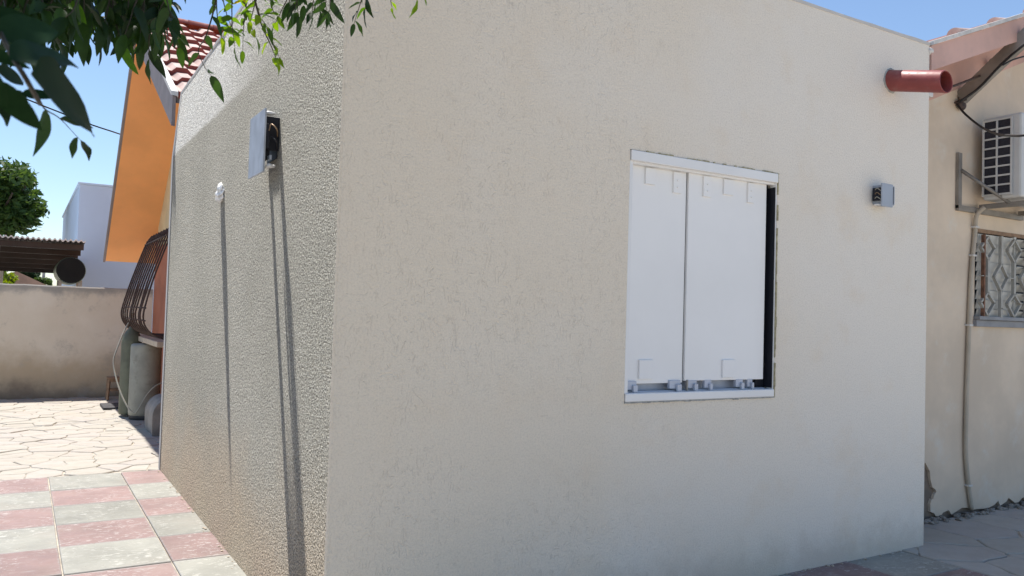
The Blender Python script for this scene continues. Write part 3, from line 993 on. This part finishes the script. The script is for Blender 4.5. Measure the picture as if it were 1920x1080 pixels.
rnd = random.Random(33)
bm = bmesh.new()
for k in range(80):
    if k < 45:
        x, y = -.004-abs(rnd.gauss(0, .02)), rnd.uniform(.3, 5.0)
    else:
        x, y = rnd.uniform(2.6, 4.5), -.004-abs(rnd.gauss(0, .015))
    r = rnd.uniform(.003, .011)
    t = bmesh.new(); bmesh.ops.create_icosphere(t, subdivisions=1, radius=r)
    for v in t.verts:
        v.co = Vector((v.co.x*rnd.uniform(.7, 1.6)+x, v.co.y*rnd.uniform(.7, 1.8)+y, v.co.z*rnd.uniform(.4, 1)+r*.3))
    me = bpy.data.meshes.new('t'); t.to_mesh(me); t.free(); bm.from_mesh(me); bpy.data.meshes.remove(me)
o = from_bm('wall_foot_crumbs', bm, MT['sill'])
o['kind'] = 'stuff'; tag(o, 'brown crumbs and grit gathered along the foot of the plastered walls', 'debris')

# air conditioner and its bracket
ac = thing('air_conditioner', 'white outdoor air conditioner on a steel bracket high on the cream wall', 'air conditioner', (6.3, .2, 2.68))
AX0, AX1, AY0, AY1, AZ0, AZ1 = 5.90, 6.85, .045, .37, 2.72, 3.44
box('casing', AX0+.012, AX1, AY0, AY1, AZ0, AZ1, MT['ac'], ac, .02)
box('grille_recess', AX0+.006, AX0+.0115, AY0+.085, AY1-.02, AZ0+.04, AZ1-.035, MT['ac_dark'], ac)
bm = bmesh.new()
for k in range(9):
    z = AZ0+.04+k*(AZ1-AZ0-.075)/8
    bm_box(bm, AX0-.004, AX0+.004, AY0+.08, AY1-.015, z-.007, z+.007)
for y in (AY0+.078, (AY0+AY1)/2+.035, AY1-.012):
    bm_box(bm, AX0-.006, AX0+.003, y-.007, y+.007, AZ0+.03, AZ1-.028)
from_bm('side_grille', bm, MT['ac'], ac)
V, F = [], []
fan = bmesh.new()
for rr in (.08, .16, .24, .30):
    ring = [Vector((6.3+rr*math.cos(2*math.pi*k/32), AY0-.012, 3.08+rr*math.sin(2*math.pi*k/32))) for k in range(33)]
    v, f = tube_geo(ring, .005, 5, False)
    base = [fan.verts.new(x) for x in v]
    for q in f: fan.faces.new([base[i] for i in q])
from_bm('fan_guard', fan, MT['ac'], ac)
bm = bmesh.new()
bm_box(bm, 5.655, 5.705, YW-.03, YW-.002, 2.64, 3.12)
bm_box(bm, 5.655, 6.70, YW-.035, YW-.002, 2.62, 2.665)
bm_box(bm, 5.96, 6.01, .02, YW-.036, 2.655, 2.695)
bm_box(bm, 6.60, 6.65, .02, YW-.036, 2.655, 2.695)
from_bm('bracket', bm, MT['steel'], ac)
tube('brace', [(5.69, YW-.03, 2.97), (5.98, .16, 2.675)], .016, MT['steel'], ac, 6)

# trunking from the air conditioner down the wall
pts = [on_y(1846, 388, .36), on_y(1831, 405, .42), on_y(1828, 440, .435), on_y(1822, 500, .437), on_y(1819, 560, .437), on_y(1816, 640, .437), on_y(1812, 760, .437), on_y(1811, 850, .437), on_y(1816, 910, .437), on_y(1822, 955, .437)]
cd = thing('wall_conduit', 'thin beige conduit running from the air conditioner down the cream wall', 'conduit', (5.9, .44, 0))
sp = smooth_path(pts)
tube('pipe', sp, .019, MT['trunking'], cd, 10)
for i in (10, 16, 28, 48):
    p = sp[min(i, len(sp)-1)]
    box('clip', p.x-.028, p.x+.028, p.y-.022, YW-.001, p.z-.008, p.z+.008, MT['white_trim'], cd, .002)

# sloping steel channel, rods and cables by the gable
st = thing('steel_channel', 'sloping weathered steel channel fixed to the pink gable beside the red pipe', 'steel channel', (5.65, .42, 3.5))
a = Vector((5.70, .445, 3.60)); b = Vector((5.30, -.62, 4.10)); b = on_y(1985, 10, -.30)
d = (b-a).normalized(); s = d.cross(Vector((0, 0, 1))).normalized(); n = s.cross(d)
V = []; W2, T2 = .058, .03
for p in (a, b):
    for q in ((-1, -1), (1, -1), (1, 1), (-1, 1)):
        V.append(p + s*T2*q[0] + n*W2*q[1])
mesh('channel', V, [(0, 1, 2, 3), (7, 6, 5, 4), (0, 4, 5, 1), (1, 5, 6, 2), (2, 6, 7, 3), (3, 7, 4, 0)], MT['steel'], st)
lump('wall_anchor', (5.69, .435, 3.54), .05, MT['iron'], st, 14, (1.2, .6, 1.0))
lump('gable_anchor', on_y(1862, 118, .40), .045, MT['steel'], st, 15, (1, .7, 1))
tube('strap', [on_y(1790, 193, .42), on_y(1812, 186, .36)], .012, MT['iron'], st, 6)
o = tube('support_rod', smooth_path([on_y(1716, 178, .02), on_y(1780, 164, .15), on_y(1862, 132, .34)]), .010, MT['iron'])
tag(o, 'thin rusty rod running from the wall behind the red pipe to the gable', 'rod')
o = tube('hanging_cable', smooth_path([on_y(1794, 196, .41), on_y(1812, 216, .30), on_y(1840, 238, .14), on_y(1868, 251, -.10), on_y(1895, 254, -.42), on_y(1925, 253, -.62), on_y(1990, 240, -.75)]), .0095, MT['black_cable'])
tag(o, 'slack dark cable hanging across the front of the air conditioner', 'cable')
o = tube('twisted_cable', smooth_path([on_y(1797, 192, .40), on_y(1835, 165, .26), on_y(1880, 118, .02), on_y(1925, 80, -.22), on_y(1990, 30, -.32)]), .011, MT['black_cable'])
tag(o, 'black cable strapped along the underside of the sloping steel channel', 'cable')
o = tube('loose_cable', smooth_path([on_y(1880, 122, .0), on_y(1905, 110, -.05), on_y(1960, 96, -.1)]), .007, MT['black_cable'])
tag(o, 'short black cable branching right from the steel channel toward the picture edge', 'cable')

# ------------------------------------------------------------------ the yard behind, left
wl = mesh('t', [], [], MT['yard_wall']) if False else None
yw = thing('yard_wall', 'stained beige rendered yard wall closing the paved yard', 'wall', (-3, 12.15, 0))
bm = bmesh.new()
n = 60
prev = None
rnd = random.Random(6)
for i in range(n+1):
    x = -11+11.77*i/n
    z = 1.875-.012*x*.3+rnd.uniform(-.006, .006)
    vs = [bm.verts.new(p) for p in ((x, 12.07, -.03), (x, 12.07, z-.02), (x, 12.085, z), (x, 12.25, z), (x, 12.25, -.03))]
    if prev:
        for k in range(4): bm.faces.new((prev[k], prev[k+1], vs[k+1], vs[k]))
    prev = vs
from_bm('wall_face', bm, MT['yard_wall'], yw)

bars = thing('window_cage', 'bellied rusty iron window cage on the terracotta wall under the orange eave', 'window cage', (.35, 8.7, 1.2))
for k in range(11):
    y = 7.5+.25*k
    jx = random.uniform(-.008, .008)
    prof = [(.46, 2.66), (.37, 2.50), (.20, 1.98), (.11+jx, 1.62), (.085+jx, 1.45), (.12, 1.32), (.22, 1.22), (.40, 1.165), (.76, 1.15)]
    tube('bar', smooth_path([(x, y, z) for x, z in prof], 5), .011, MT['iron'], bars, 6)
for (x, z) in ((.375, 2.52), (.10, 1.56), (.10, 1.40)):
    tube('crossbar', [(x, 7.42, z), (x, 10.08, z)], .011, MT['iron'], bars, 6)
tube('crossbar', [(.38, 7.5, 2.56), (GX, 7.5, 2.62)], .010, MT['iron'], bars, 6)
tube('crossbar', [(.38, 10.0, 2.56), (GX, 10.0, 2.62)], .010, MT['iron'], bars, 6)
tube('brace', [(.40, 7.52, 2.60), (.36, 7.54, 1.9), (.42, 7.5, 1.18)], .008, MT['iron'], bars, 6)
box('stone_ledge', .24, GX-.002, 7.35, 10.2, 1.075, 1.145, MT['sill'], house, .006)

gas = thing('gas_cylinder', 'stout grey-green gas cylinder under the iron window cage', 'gas cylinder', (.32, 8.92, 0), 'gas cylinders by the house')
c = (.315, 8.92, 0)
lathe('body', [(.17, .05), (.195, .06), (.203, .10), (.205, .14), (.203, 1.0), (.197, 1.035), (.17, 1.052), (.07, 1.058)], c, MT['gas_grey'], gas)
lathe('foot_ring', [(.185, .0), (.19, .0), (.19, .085), (.185, .085)], c, MT['mat_dark'], gas)
lathe('valve', [(.03, 1.057), (.03, 1.066), (.018, 1.067), (.018, 1.07)], c, MT['brass'], gas, 12)
gas2 = thing('gas_cylinder', 'tall narrow dark green gas cylinder with brass valve beside the stout grey one', 'gas cylinder', (.16, 9.32, 0), 'gas cylinders by the house')
c = (.165, 9.32, 0)
lathe('body', [(.10, .02), (.13, .03), (.136, .07), (.136, 1.05), (.125, 1.13), (.085, 1.21), (.045, 1.26), (.035, 1.28)], c, MT['gas_green'], gas2)
lathe('valve', [(.022, 1.28), (.022, 1.36), (.032, 1.365), (.032, 1.385), (.018, 1.39), (.018, 1.45), (.03, 1.452), (.03, 1.475)], c, MT['brass'], gas2, 12)
hp = [(.12, 9.26, 1.36), (.05, 9.2, 1.22), (-.04, 9.1, .98), (-.085, 9.05, .80), (-.06, 8.95, .60), (.0, 8.8, .38), (.08, 8.68, .20), (.155, 8.62, .12), (.2, 8.60, .155), (.31, 8.62, .36), (.40, 8.62, .47), (.50, 8.66, .52)]
o = tube('gas_hose', smooth_path(hp), .010, MT['hose'])
tag(o, 'pale gas hose looping down from the green cylinder valve past the grey one', 'hose')
tube_pts = None

dr = thing('concrete_trough', 'grey round-topped concrete trough against the wall at the extension corner', 'trough', (.42, 7.5, 0))
arc = [(.22, 0.0), (.215, .22)]+[(.215+.21*(1-math.cos(t)), .22+.22*math.sin(t)) for t in [math.pi*k/16 for k in range(1, 16)]]+[(.635-.0, .22), (.54, .0)]
arc = [(min(x, GX-.006), z) for x, z in arc]
arc2 = []
for p_ in arc:
    if not arc2 or p_ != arc2[-1]: arc2.append(p_)
prism('body', arc2, 'y', 7.25, 8.0, MT['concrete'], dr)
rim = [(x-.012 if x < .3 else x, z+.014 if z > .2 else z) for x, z in arc2]
prism('rim', [(min(x, GX-.003), z) for x, z in rim], 'y', 7.19, 7.25, MT['concrete'], dr)

sl = thing('wooden_stool', 'low brown wooden stool standing before the yard wall', 'stool', (.22, 11.55, 0))
box('seat', .06, .40, 11.42, 11.70, .345, .375, MT['wood'], sl, .005)
for x, y in ((.085, 11.45), (.36, 11.45), (.085, 11.66), (.36, 11.66)):
    sx = -.018 if x < .2 else .018
    V, F = tube_geo([(x+sx, y, 0), (x, y, .345)], .022, 4)
    mesh('leg', V, F, MT['wood'], sl)
box('stretcher', .10, .35, 11.44, 11.46, .15, .18, MT['wood'], sl)
box('stretcher', .10, .35, 11.65, 11.67, .15, .18, MT['wood'], sl)
box('apron', .09, .36, 11.435, 11.45, .30, .344, MT['wood'], sl)
o = box('rubber_tray', -.10, .34, 10.12, 10.75, .002, .035, MT['mat_dark'], None, .01)
tag(o, 'flat black rubber tray on the paving near the gas cylinders', 'tray')

# ------------------------------------------------------------------ beyond the yard wall
nb = thing('neighbour_house', 'plain pale grey flat-roofed house rising behind the yard wall', 'house', (5, 22, 0))
box('wall', -.16, 12, 18, 27, -.03, 4.38, MT['nbr_wall'], nb)
box('parapet_cap', -.20, 12.04, 17.96, 27.04, 4.384, 4.43, MT['nbr_wall'], nb, .01)

pg = thing('steel_carport', 'dark steel carport with pale corrugated roof behind the yard wall', 'carport', (-2.5, 16, 0))
V, F = [], []
nn = 300
for i in range(nn+1):
    x = -7.0+6.82*i/nn
    h = .016*(1 if (i % 4) < 2 else -1)
    for (y, z) in ((14.6, 2.83), (19.5, 2.47)):
        V.append((x, y, z+h)); 
    for (y, z) in ((14.6, 2.80), (19.5, 2.44)):
        V.append((x, y, z+h*.9))
for i in range(nn):
    a, b = 4*i, 4*i+4
    F += [(a, b, b+1, a+1), (a+2, a+3, b+3, b+2), (a, a+2, b+2, b)]
mesh('roof_sheet', V, F, [MT['tin'], MT['brown_steel']], pg, idx=[0, 1, 0]*nn)
for k in range(6):
    y = 14.75+k*.93; z = 2.80-.0735*(y-14.6)
    box('purlin', -7, -.2, y, y+.06, z-.14, z-.032, MT['brown_steel'], pg)
for x in (-6.6, -1.72):
    box('post', x, x+.10, 14.75, 14.85, -.03, 2.64, MT['white_trim'], pg)
    box('post', x, x+.10, 19.2, 19.3, -.03, 2.3, MT['white_trim'], pg)

tk = thing('water_tank', 'black round water tank on a stand beside the grey neighbour house', 'water tank', (-.45, 15, 0))
def drum(c, r, y0, y1):
    V, F = [], []
    seg = 32
    for rr, y in ((r*.96, y0), (r, y0+.03), (r, y1-.03), (r*.96, y1)):
        for k in range(seg):
            t = 2*math.pi*k/seg; V.append((c[0]+rr*math.cos(t), y, c[1]+rr*math.sin(t)))
    for i in range(3):
        for k in range(seg): F.append((i*seg+k, (i+1)*seg+k, (i+1)*seg+(k+1) % seg, i*seg+(k+1) % seg))
    mesh('shell', V, F, MT['drum_side'], tk, smooth=True)
    cap_ = [(c[0]+r*.955*math.cos(2*math.pi*k/seg), y0-.004, c[1]+r*.955*math.sin(2*math.pi*k/seg)) for k in range(seg)]
    mesh('end_cap', cap_+[(x, y0+.01, z) for x, _, z in cap_], [tuple(range(seg))]+[(k, (k+1) % seg, seg+(k+1) % seg, seg+k) for k in range(seg)], MT['drum'], tk)
drum((-.40, 2.24), .27, 14.9, 16.2)
for x in (-.6, -.24):
    box('stand_leg', x, x+.05, 14.95, 15.0, -.03, 2.05, MT['steel'], tk)
    box('stand_leg', x, x+.05, 16.05, 16.1, -.03, 2.05, MT['steel'], tk)

def leaf_cloud(center, rad, n, size, seed, clumps=14, squash=(1, 1, 1)):
    rnd = random.Random(seed)
    cl = []
    for _ in range(clumps):
        d = Vector((rnd.gauss(0, 1), rnd.gauss(0, 1), rnd.gauss(0, 1))).normalized()
        cl.append((Vector(center)+Vector((d.x*rad*squash[0], d.y*rad*squash[1], d.z*rad*squash[2]))*rnd.uniform(.35, .85), rad*rnd.uniform(.25, .42)))
    V, F = [], []
    for _ in range(n):
        c, r = rnd.choice(cl)
        d = Vector((rnd.gauss(0, 1), rnd.gauss(0, 1), rnd.gauss(0, .8)))
        p = c + d.normalized()*r*rnd.uniform(.5, 1.05)
        a = Vector((rnd.gauss(0, 1), rnd.gauss(0, 1), rnd.gauss(0, .6)-.3)).normalized()
        b = a.cross(Vector((rnd.gauss(0, 1), rnd.gauss(0, 1), rnd.gauss(0, 1)))).normalized()
        s = size*rnd.uniform(.6, 1.3)
        k = len(V)
        V += [p-a*s, p+b*s*.38, p+a*s, p-b*s*.38]
        F.append((k, k+1, k+2, k+3))
    return V, F

def far_tree(name, label, base, crown_c, rad, n, size, mat, seed, squash=(1, 1, 1), trunk_r=.15):
    t = thing(name, label, 'tree', base)
    top = Vector(crown_c)
    b = Vector(base)
    tube('trunk', smooth_path([b, b.lerp(top, .5)+Vector((.1, 0, 0)), top]), trunk_r, MT['bark'], t, 8)
    rnd = random.Random(seed)
    V, F = [], []
    for k in range(7):
        d = Vector((rnd.gauss(0, 1), rnd.gauss(0, 1), rnd.uniform(.1, .9))).normalized()
        v, f = tube_geo([b.lerp(top, .7), top+d*rad*.7], [trunk_r*.5, trunk_r*.15], 5)
        m = len(V); V += v; F += [tuple(i+m for i in q) for q in f]
    mesh('limbs', V, F, MT['bark'], t)
    V, F = leaf_cloud(crown_c, rad, n, size, seed, 22, squash)
    mesh('crown', V, F, mat, t)
    return t
far_tree('feathery_tree', 'tall feathery green tree above the carport roof at left edge', (-2.3, 24, 0), (-2.2, 24, 4.35), 1.75, 11000, .12, MT['far_leaf'], 41, (.85, 1, .85))
far_tree('yellow_green_shrub', 'bright yellow-green shrub under the carport behind the yard wall', (-1.70, 20.5, 0), (-1.65, 20.5, 2.05), .42, 2500, .045, MT['far_leaf_y'], 42, (.8, 1, 1.1), .04)
far_tree('dark_far_tree', 'small dark round tree far off seen below the carport roof', (-.98, 45, 0), (-.98, 45, 3.0), .55, 2600, .09, MT['far_leaf_d'], 43)
far_tree('green_far_shrub', 'small green shrub far off between the clay roof and water tank', (-.35, 40, 0), (-.40, 40, 2.5), .35, 1500, .06, MT['far_leaf'], 44, (1.3, 1, .7), .05)
fh = thing('far_house', 'low far-off house with brown clay roof seen under the carport', 'house', (-1.2, 38, 0))
box('wall', -2.6, -.45, 37, 41, -.03, 2.35, MT['sill'], fh)
prism('roof', [(-2.9, 2.3), (-1.45, 2.85), (-.3, 2.3)], 'y', 36.6, 41.4, MT['pot'], fh)
up_ = thing('utility_pole', 'thin grey utility pole far off below the carport roof', 'pole', (-.35, 43, 0))
tube('shaft', [(-.33, 43, -.03), (-.33, 43, 3.9)], .07, MT['steel'], up_, 8)
tube('arm', [(-.33, 43, 3.15), (.25, 43, 3.2)], .03, MT['steel'], up_, 6)
o = tube('overhead_cable', smooth_path([(.0, 10.6, 4.28), (-.7, 10.2, 4.37), (-2.2, 9.6, 4.75), (-6, 8, 6.0)]), .011, MT['black_cable'])
tag(o, 'thin black overhead cable running from the orange eave into the foliage', 'cable')

# ------------------------------------------------------------------ the tree over the camera
tree = thing('leafy_tree', 'overhanging tree with long dark green leaves at the top left', 'tree', (-2.9, -2.3, 0))
trunk_pts = smooth_path([(-2.9, -2.3, -.03), (-2.86, -2.27, .8), (-2.75, -2.2, 1.7), (-2.55, -2.1, 2.5), (-2.3, -2.0, 3.1)])
tube('trunk', trunk_pts, [.16-.06*i/(len(trunk_pts)-1) for i in range(len(trunk_pts))], MT['bark'], tree, 14)
limb_ends = [(-1.25, -2.55, 2.75), (-1.2, -2.1, 3.0), (-1.0, -1.7, 3.1), (-.3, -1.6, 3.25), (-1.2, -.9, 3.55), (-1.5, -2.6, 3.6), (-2.0, -3.6, 3.7), (-3.6, -1.4, 3.9), (-2.4, -1.2, 4.4), (-.9, -2.2, 3.05)]
lv, lf = [], []
for e in limb_ends:
    e = Vector(e); s = Vector((-2.42, -2.05, 2.85))
    mid = s.lerp(e, .5)+Vector((0, 0, .22))
    pts = smooth_path([s, mid, e])
    v, f = tube_geo(pts, [.07-.055*i/(len(pts)-1) for i in range(len(pts))], 8)
    m = len(lv); lv += v; lf += [tuple(i+m for i in q) for q in f]
mesh('limbs', lv, lf, MT['bark'], tree, smooth=True)

def leaf_mesh(name, L, W, curl, fold, wave, mat):
    n = 10
    V, F = [], []
    for i in range(n+1):
        t = i/n
        w = W*.5*(t**.6)*((1-t)**.95)/.365 if 0 < i < n else .0005
        z = -curl*L*t*t
        y = L*t
        wz = wave*math.sin(t*9)
        V += [(-w, y, z+fold*w+wz*w), (0, y, z), (w, y, z+fold*w-wz*w)]
    for i in range(n):
        a = 3*i
        F += [(a, a+1, a+4, a+3), (a+1, a+2, a+5, a+4)]
    me = bpy.data.meshes.new(name)
    me.from_pydata(V, [], F)
    me.materials.append(mat)
    for p in me.polygons: p.use_smooth = True
    return me
LM = [leaf_mesh('leaf', .088, .030, .20, .35, .15, MT['leaf']), leaf_mesh('leaf', .075, .027, .08, .5, .2, MT['leaf']), leaf_mesh('leaf', .10, .033, .32, .25, .12, MT['leaf'])]
LG = [leaf_mesh('leaf', .080, .030, .18, .4, .2, MT['leaf_mid']), leaf_mesh('leaf', .09, .031, .28, .3, .2, MT['leaf_mid'])]
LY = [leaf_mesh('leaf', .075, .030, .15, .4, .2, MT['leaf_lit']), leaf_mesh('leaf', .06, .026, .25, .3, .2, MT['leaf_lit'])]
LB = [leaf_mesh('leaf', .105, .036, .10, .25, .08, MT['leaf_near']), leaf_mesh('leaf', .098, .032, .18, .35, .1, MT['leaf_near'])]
lrnd = random.Random(77)
leaf_count = 0
extra_V, extra_F, extra_I = [], [], []
LEAF_MATS = [MT['leaf'], MT['leaf_lit'], MT['leaf_near'], MT['leaf_mid']]
def frame(dirv, nrm):
    y = dirv.normalized()
    z = (nrm - y*nrm.dot(y))
    if z.length < 1e-3: z = Vector((1, 0, 0)) - y*y.x
    z.normalize()
    return Matrix((y.cross(z), y, z)).transposed()
def put_leaf(pos, dirv, nrm, me, scale=1.0):
    global leaf_count
    m = frame(dirv, nrm).to_4x4()
    for i in range(3):
        for j in range(3): m[i][j] *= scale
    m.translation = pos
    if leaf_count < 298:
        o = bpy.data.objects.new('leaf', me)
        C.objects.link(o)
        o.parent = tree
        o.matrix_parent_inverse = Matrix.Translation(-tree.location)
        o.matrix_basis = m
        leaf_count += 1
    else:
        k = len(extra_V)
        extra_V.extend([m @ v.co for v in me.vertices])
        extra_F.extend([tuple(i+k for i in p.vertices) for p in me.polygons])
        extra_I.extend([LEAF_MATS.index(me.materials[0])]*len(me.polygons))
twV, twF = [], []
def twig(pts, r0=.0035, step=.028, meshes=LM, droop=.3, scale=(.5, .78), skip=0.0, along=.7):
    sp_ = smooth_path(pts, 8)
    n = len(sp_)
    v, f = tube_geo(sp_, [r0*(1-.75*i/(n-1)) for i in range(n)], 5)
    m = len(twV); twV.extend(v); twF.extend([tuple(i+m for i in q) for q in f])
    acc, side = 0, 1
    for i in range(1, n):
        seg = sp_[i]-sp_[i-1]
        acc += seg.length
        if acc >= step or i == n-1:
            acc = 0
            d = seg.normalized()
            if sp_[i].z > 2.95 or lrnd.random() < skip: continue
            perp = d.cross(Vector((lrnd.uniform(-1, 1), lrnd.uniform(-1, 1), lrnd.uniform(-1, 1)))).normalized()
            ld = (d*along + perp*1.0 + Vector((0, 0, -droop))).normalized() if i < n-1 else (d+Vector((0, 0, -.3))).normalized()
            side = -side
            nr = Vector((lrnd.gauss(0, .6), lrnd.gauss(0, .6), 1.0))
            put_leaf(sp_[i], ld, nr, lrnd.choice(meshes), lrnd.uniform(*scale))

# big near leaves at the left edge, on one drooping twig
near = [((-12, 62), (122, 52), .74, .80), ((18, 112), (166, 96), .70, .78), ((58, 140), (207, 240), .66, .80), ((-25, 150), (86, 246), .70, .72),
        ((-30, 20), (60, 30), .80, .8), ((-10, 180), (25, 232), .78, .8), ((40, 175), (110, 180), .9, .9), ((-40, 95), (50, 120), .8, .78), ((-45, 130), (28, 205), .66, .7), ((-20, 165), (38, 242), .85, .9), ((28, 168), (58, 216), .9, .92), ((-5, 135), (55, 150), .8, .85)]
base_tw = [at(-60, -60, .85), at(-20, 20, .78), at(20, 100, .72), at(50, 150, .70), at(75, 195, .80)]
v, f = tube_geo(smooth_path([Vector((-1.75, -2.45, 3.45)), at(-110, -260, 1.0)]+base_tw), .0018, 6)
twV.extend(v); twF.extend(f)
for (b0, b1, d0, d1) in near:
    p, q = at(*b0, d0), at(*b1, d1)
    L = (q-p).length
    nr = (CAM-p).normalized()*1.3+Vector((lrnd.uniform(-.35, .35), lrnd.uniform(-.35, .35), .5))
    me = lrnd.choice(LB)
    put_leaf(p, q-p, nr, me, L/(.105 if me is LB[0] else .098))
twig([at(70, 180, .95), at(85, 205, 1.0), at(112, 222, 1.05), at(150, 262, 1.1)], .0012, .05, LM, .1, (.38, .5))

# sunlit spray in the middle
for (x0, x1, y1, d) in ((430, 440, 88, 2.2), (400, 415, 70, 2.25), (460, 455, 95, 2.3), (470, 500, 50, 2.2), (450, 480, 70, 2.35), (500, 520, 30, 2.3), (410, 440, 60, 2.4), (480, 470, 40, 2.2), (540, 515, 45, 2.3)):
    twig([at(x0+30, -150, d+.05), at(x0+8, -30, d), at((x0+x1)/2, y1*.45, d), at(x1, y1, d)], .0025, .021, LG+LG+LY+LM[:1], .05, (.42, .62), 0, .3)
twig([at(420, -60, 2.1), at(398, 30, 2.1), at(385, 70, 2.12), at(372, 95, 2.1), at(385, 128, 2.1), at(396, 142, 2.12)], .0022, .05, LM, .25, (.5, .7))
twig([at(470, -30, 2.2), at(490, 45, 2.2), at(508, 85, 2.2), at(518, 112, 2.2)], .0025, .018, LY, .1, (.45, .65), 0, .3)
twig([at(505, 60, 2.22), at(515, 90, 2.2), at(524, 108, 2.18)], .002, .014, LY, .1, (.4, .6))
# fringe along the top right
for (x0, x1, y1, d, ms) in ((560, 552, 22, 2.2, LM), (600, 600, 20, 2.25, LM), (555, 560, 30, 2.25, LM), (622, 618, 24, 2.2, LM), (590, 585, 30, 2.2, LM), (610, 612, 26, 2.3, LM), (540, 545, 14, 2.3, LM), (688, 664, 44, 2.3, LM), (690, 685, 16, 2.25, LM), (730, 735, 14, 2.3, LY), (575, 570, 10, 2.35, LM)):
    twig([at(x0+20, -170, d+.05), at(x0+5, -50, d), at((x0+x1)/2, y1*.3-8, d), at(x1, y1, d)], .0025, .022, ms, .2, (.42, .62))
twig([at(790, -60, 2.3), at(785, -12, 2.3), at(782, -2, 2.3)], .002, .05, LY, .5, (.6, .8))
# dense dark mass
for k in range(95):
    px = lrnd.uniform(-25, 325)
    dist = lrnd.uniform(1.55, 2.5)
    end = 5 + 78*lrnd.random()**.8 if px < 250 else lrnd.uniform(5, 90)
    if px < 60: end = min(end, 35)
    x1 = px+lrnd.uniform(-45, 45)
    twig([at(px-lrnd.uniform(-60, 60), -150, dist+.1), at(px, -45, dist), at((px+x1)/2, end*.4, dist-.03), at(x1, end, dist-.05)], .0025, lrnd.uniform(.018, .028))
for (x, y, d) in ((262, 85, 1.8), (280, 110, 1.9), (230, 60, 1.9), (275, 50, 2.1), (300, 60, 2.0), (310, 45, 1.9)):
    twig([at(x+20, -80, d), at(x+8, 0, d), at(x, y*.6, d), at(x, y, d)], .003, .026)
mesh('twigs', twV, twF, MT['twig'], tree, smooth=True)
# the canopy above, out of the picture, that shades the hanging twigs
rnd = random.Random(55)
for k in range(5200):
    c = Vector(rnd.choice(limb_ends)).lerp(Vector((-2.3, -2.0, 3.1)), rnd.uniform(0, .6))
    p = c + Vector((rnd.gauss(0, .42), rnd.gauss(0, .42), abs(rnd.gauss(0, .34))+.05))
    hd = math.hypot(p.x-CAM.x, p.y-CAM.y)
    if p.z < 1.6+hd*.46+.10: continue
    if p.x > -.98 and p.y > -2.3: continue
    me = rnd.choice(LM)
    m = frame(Vector((rnd.gauss(0, 1), rnd.gauss(0, 1), rnd.gauss(-.3, .5))), Vector((rnd.gauss(0, .6), rnd.gauss(0, .6), 1))).to_4x4()
    m.translation = p
    s = rnd.uniform(1.0, 1.5)
    kk = len(extra_V)
    vs = me.vertices
    ids = [0, 6, 12, 18, 24, 20, 14, 8]
    pick = [1, 9, 15, 31, 17, 11]
    extra_V.extend([m @ (vs[i].co*s) for i in pick])
    extra_F.append(tuple(range(kk, kk+6))); extra_I.append(0)
fo = mesh('foliage', extra_V, extra_F, LEAF_MATS, tree, smooth=True, idx=extra_I)
fo['kind'] = 'stuff'
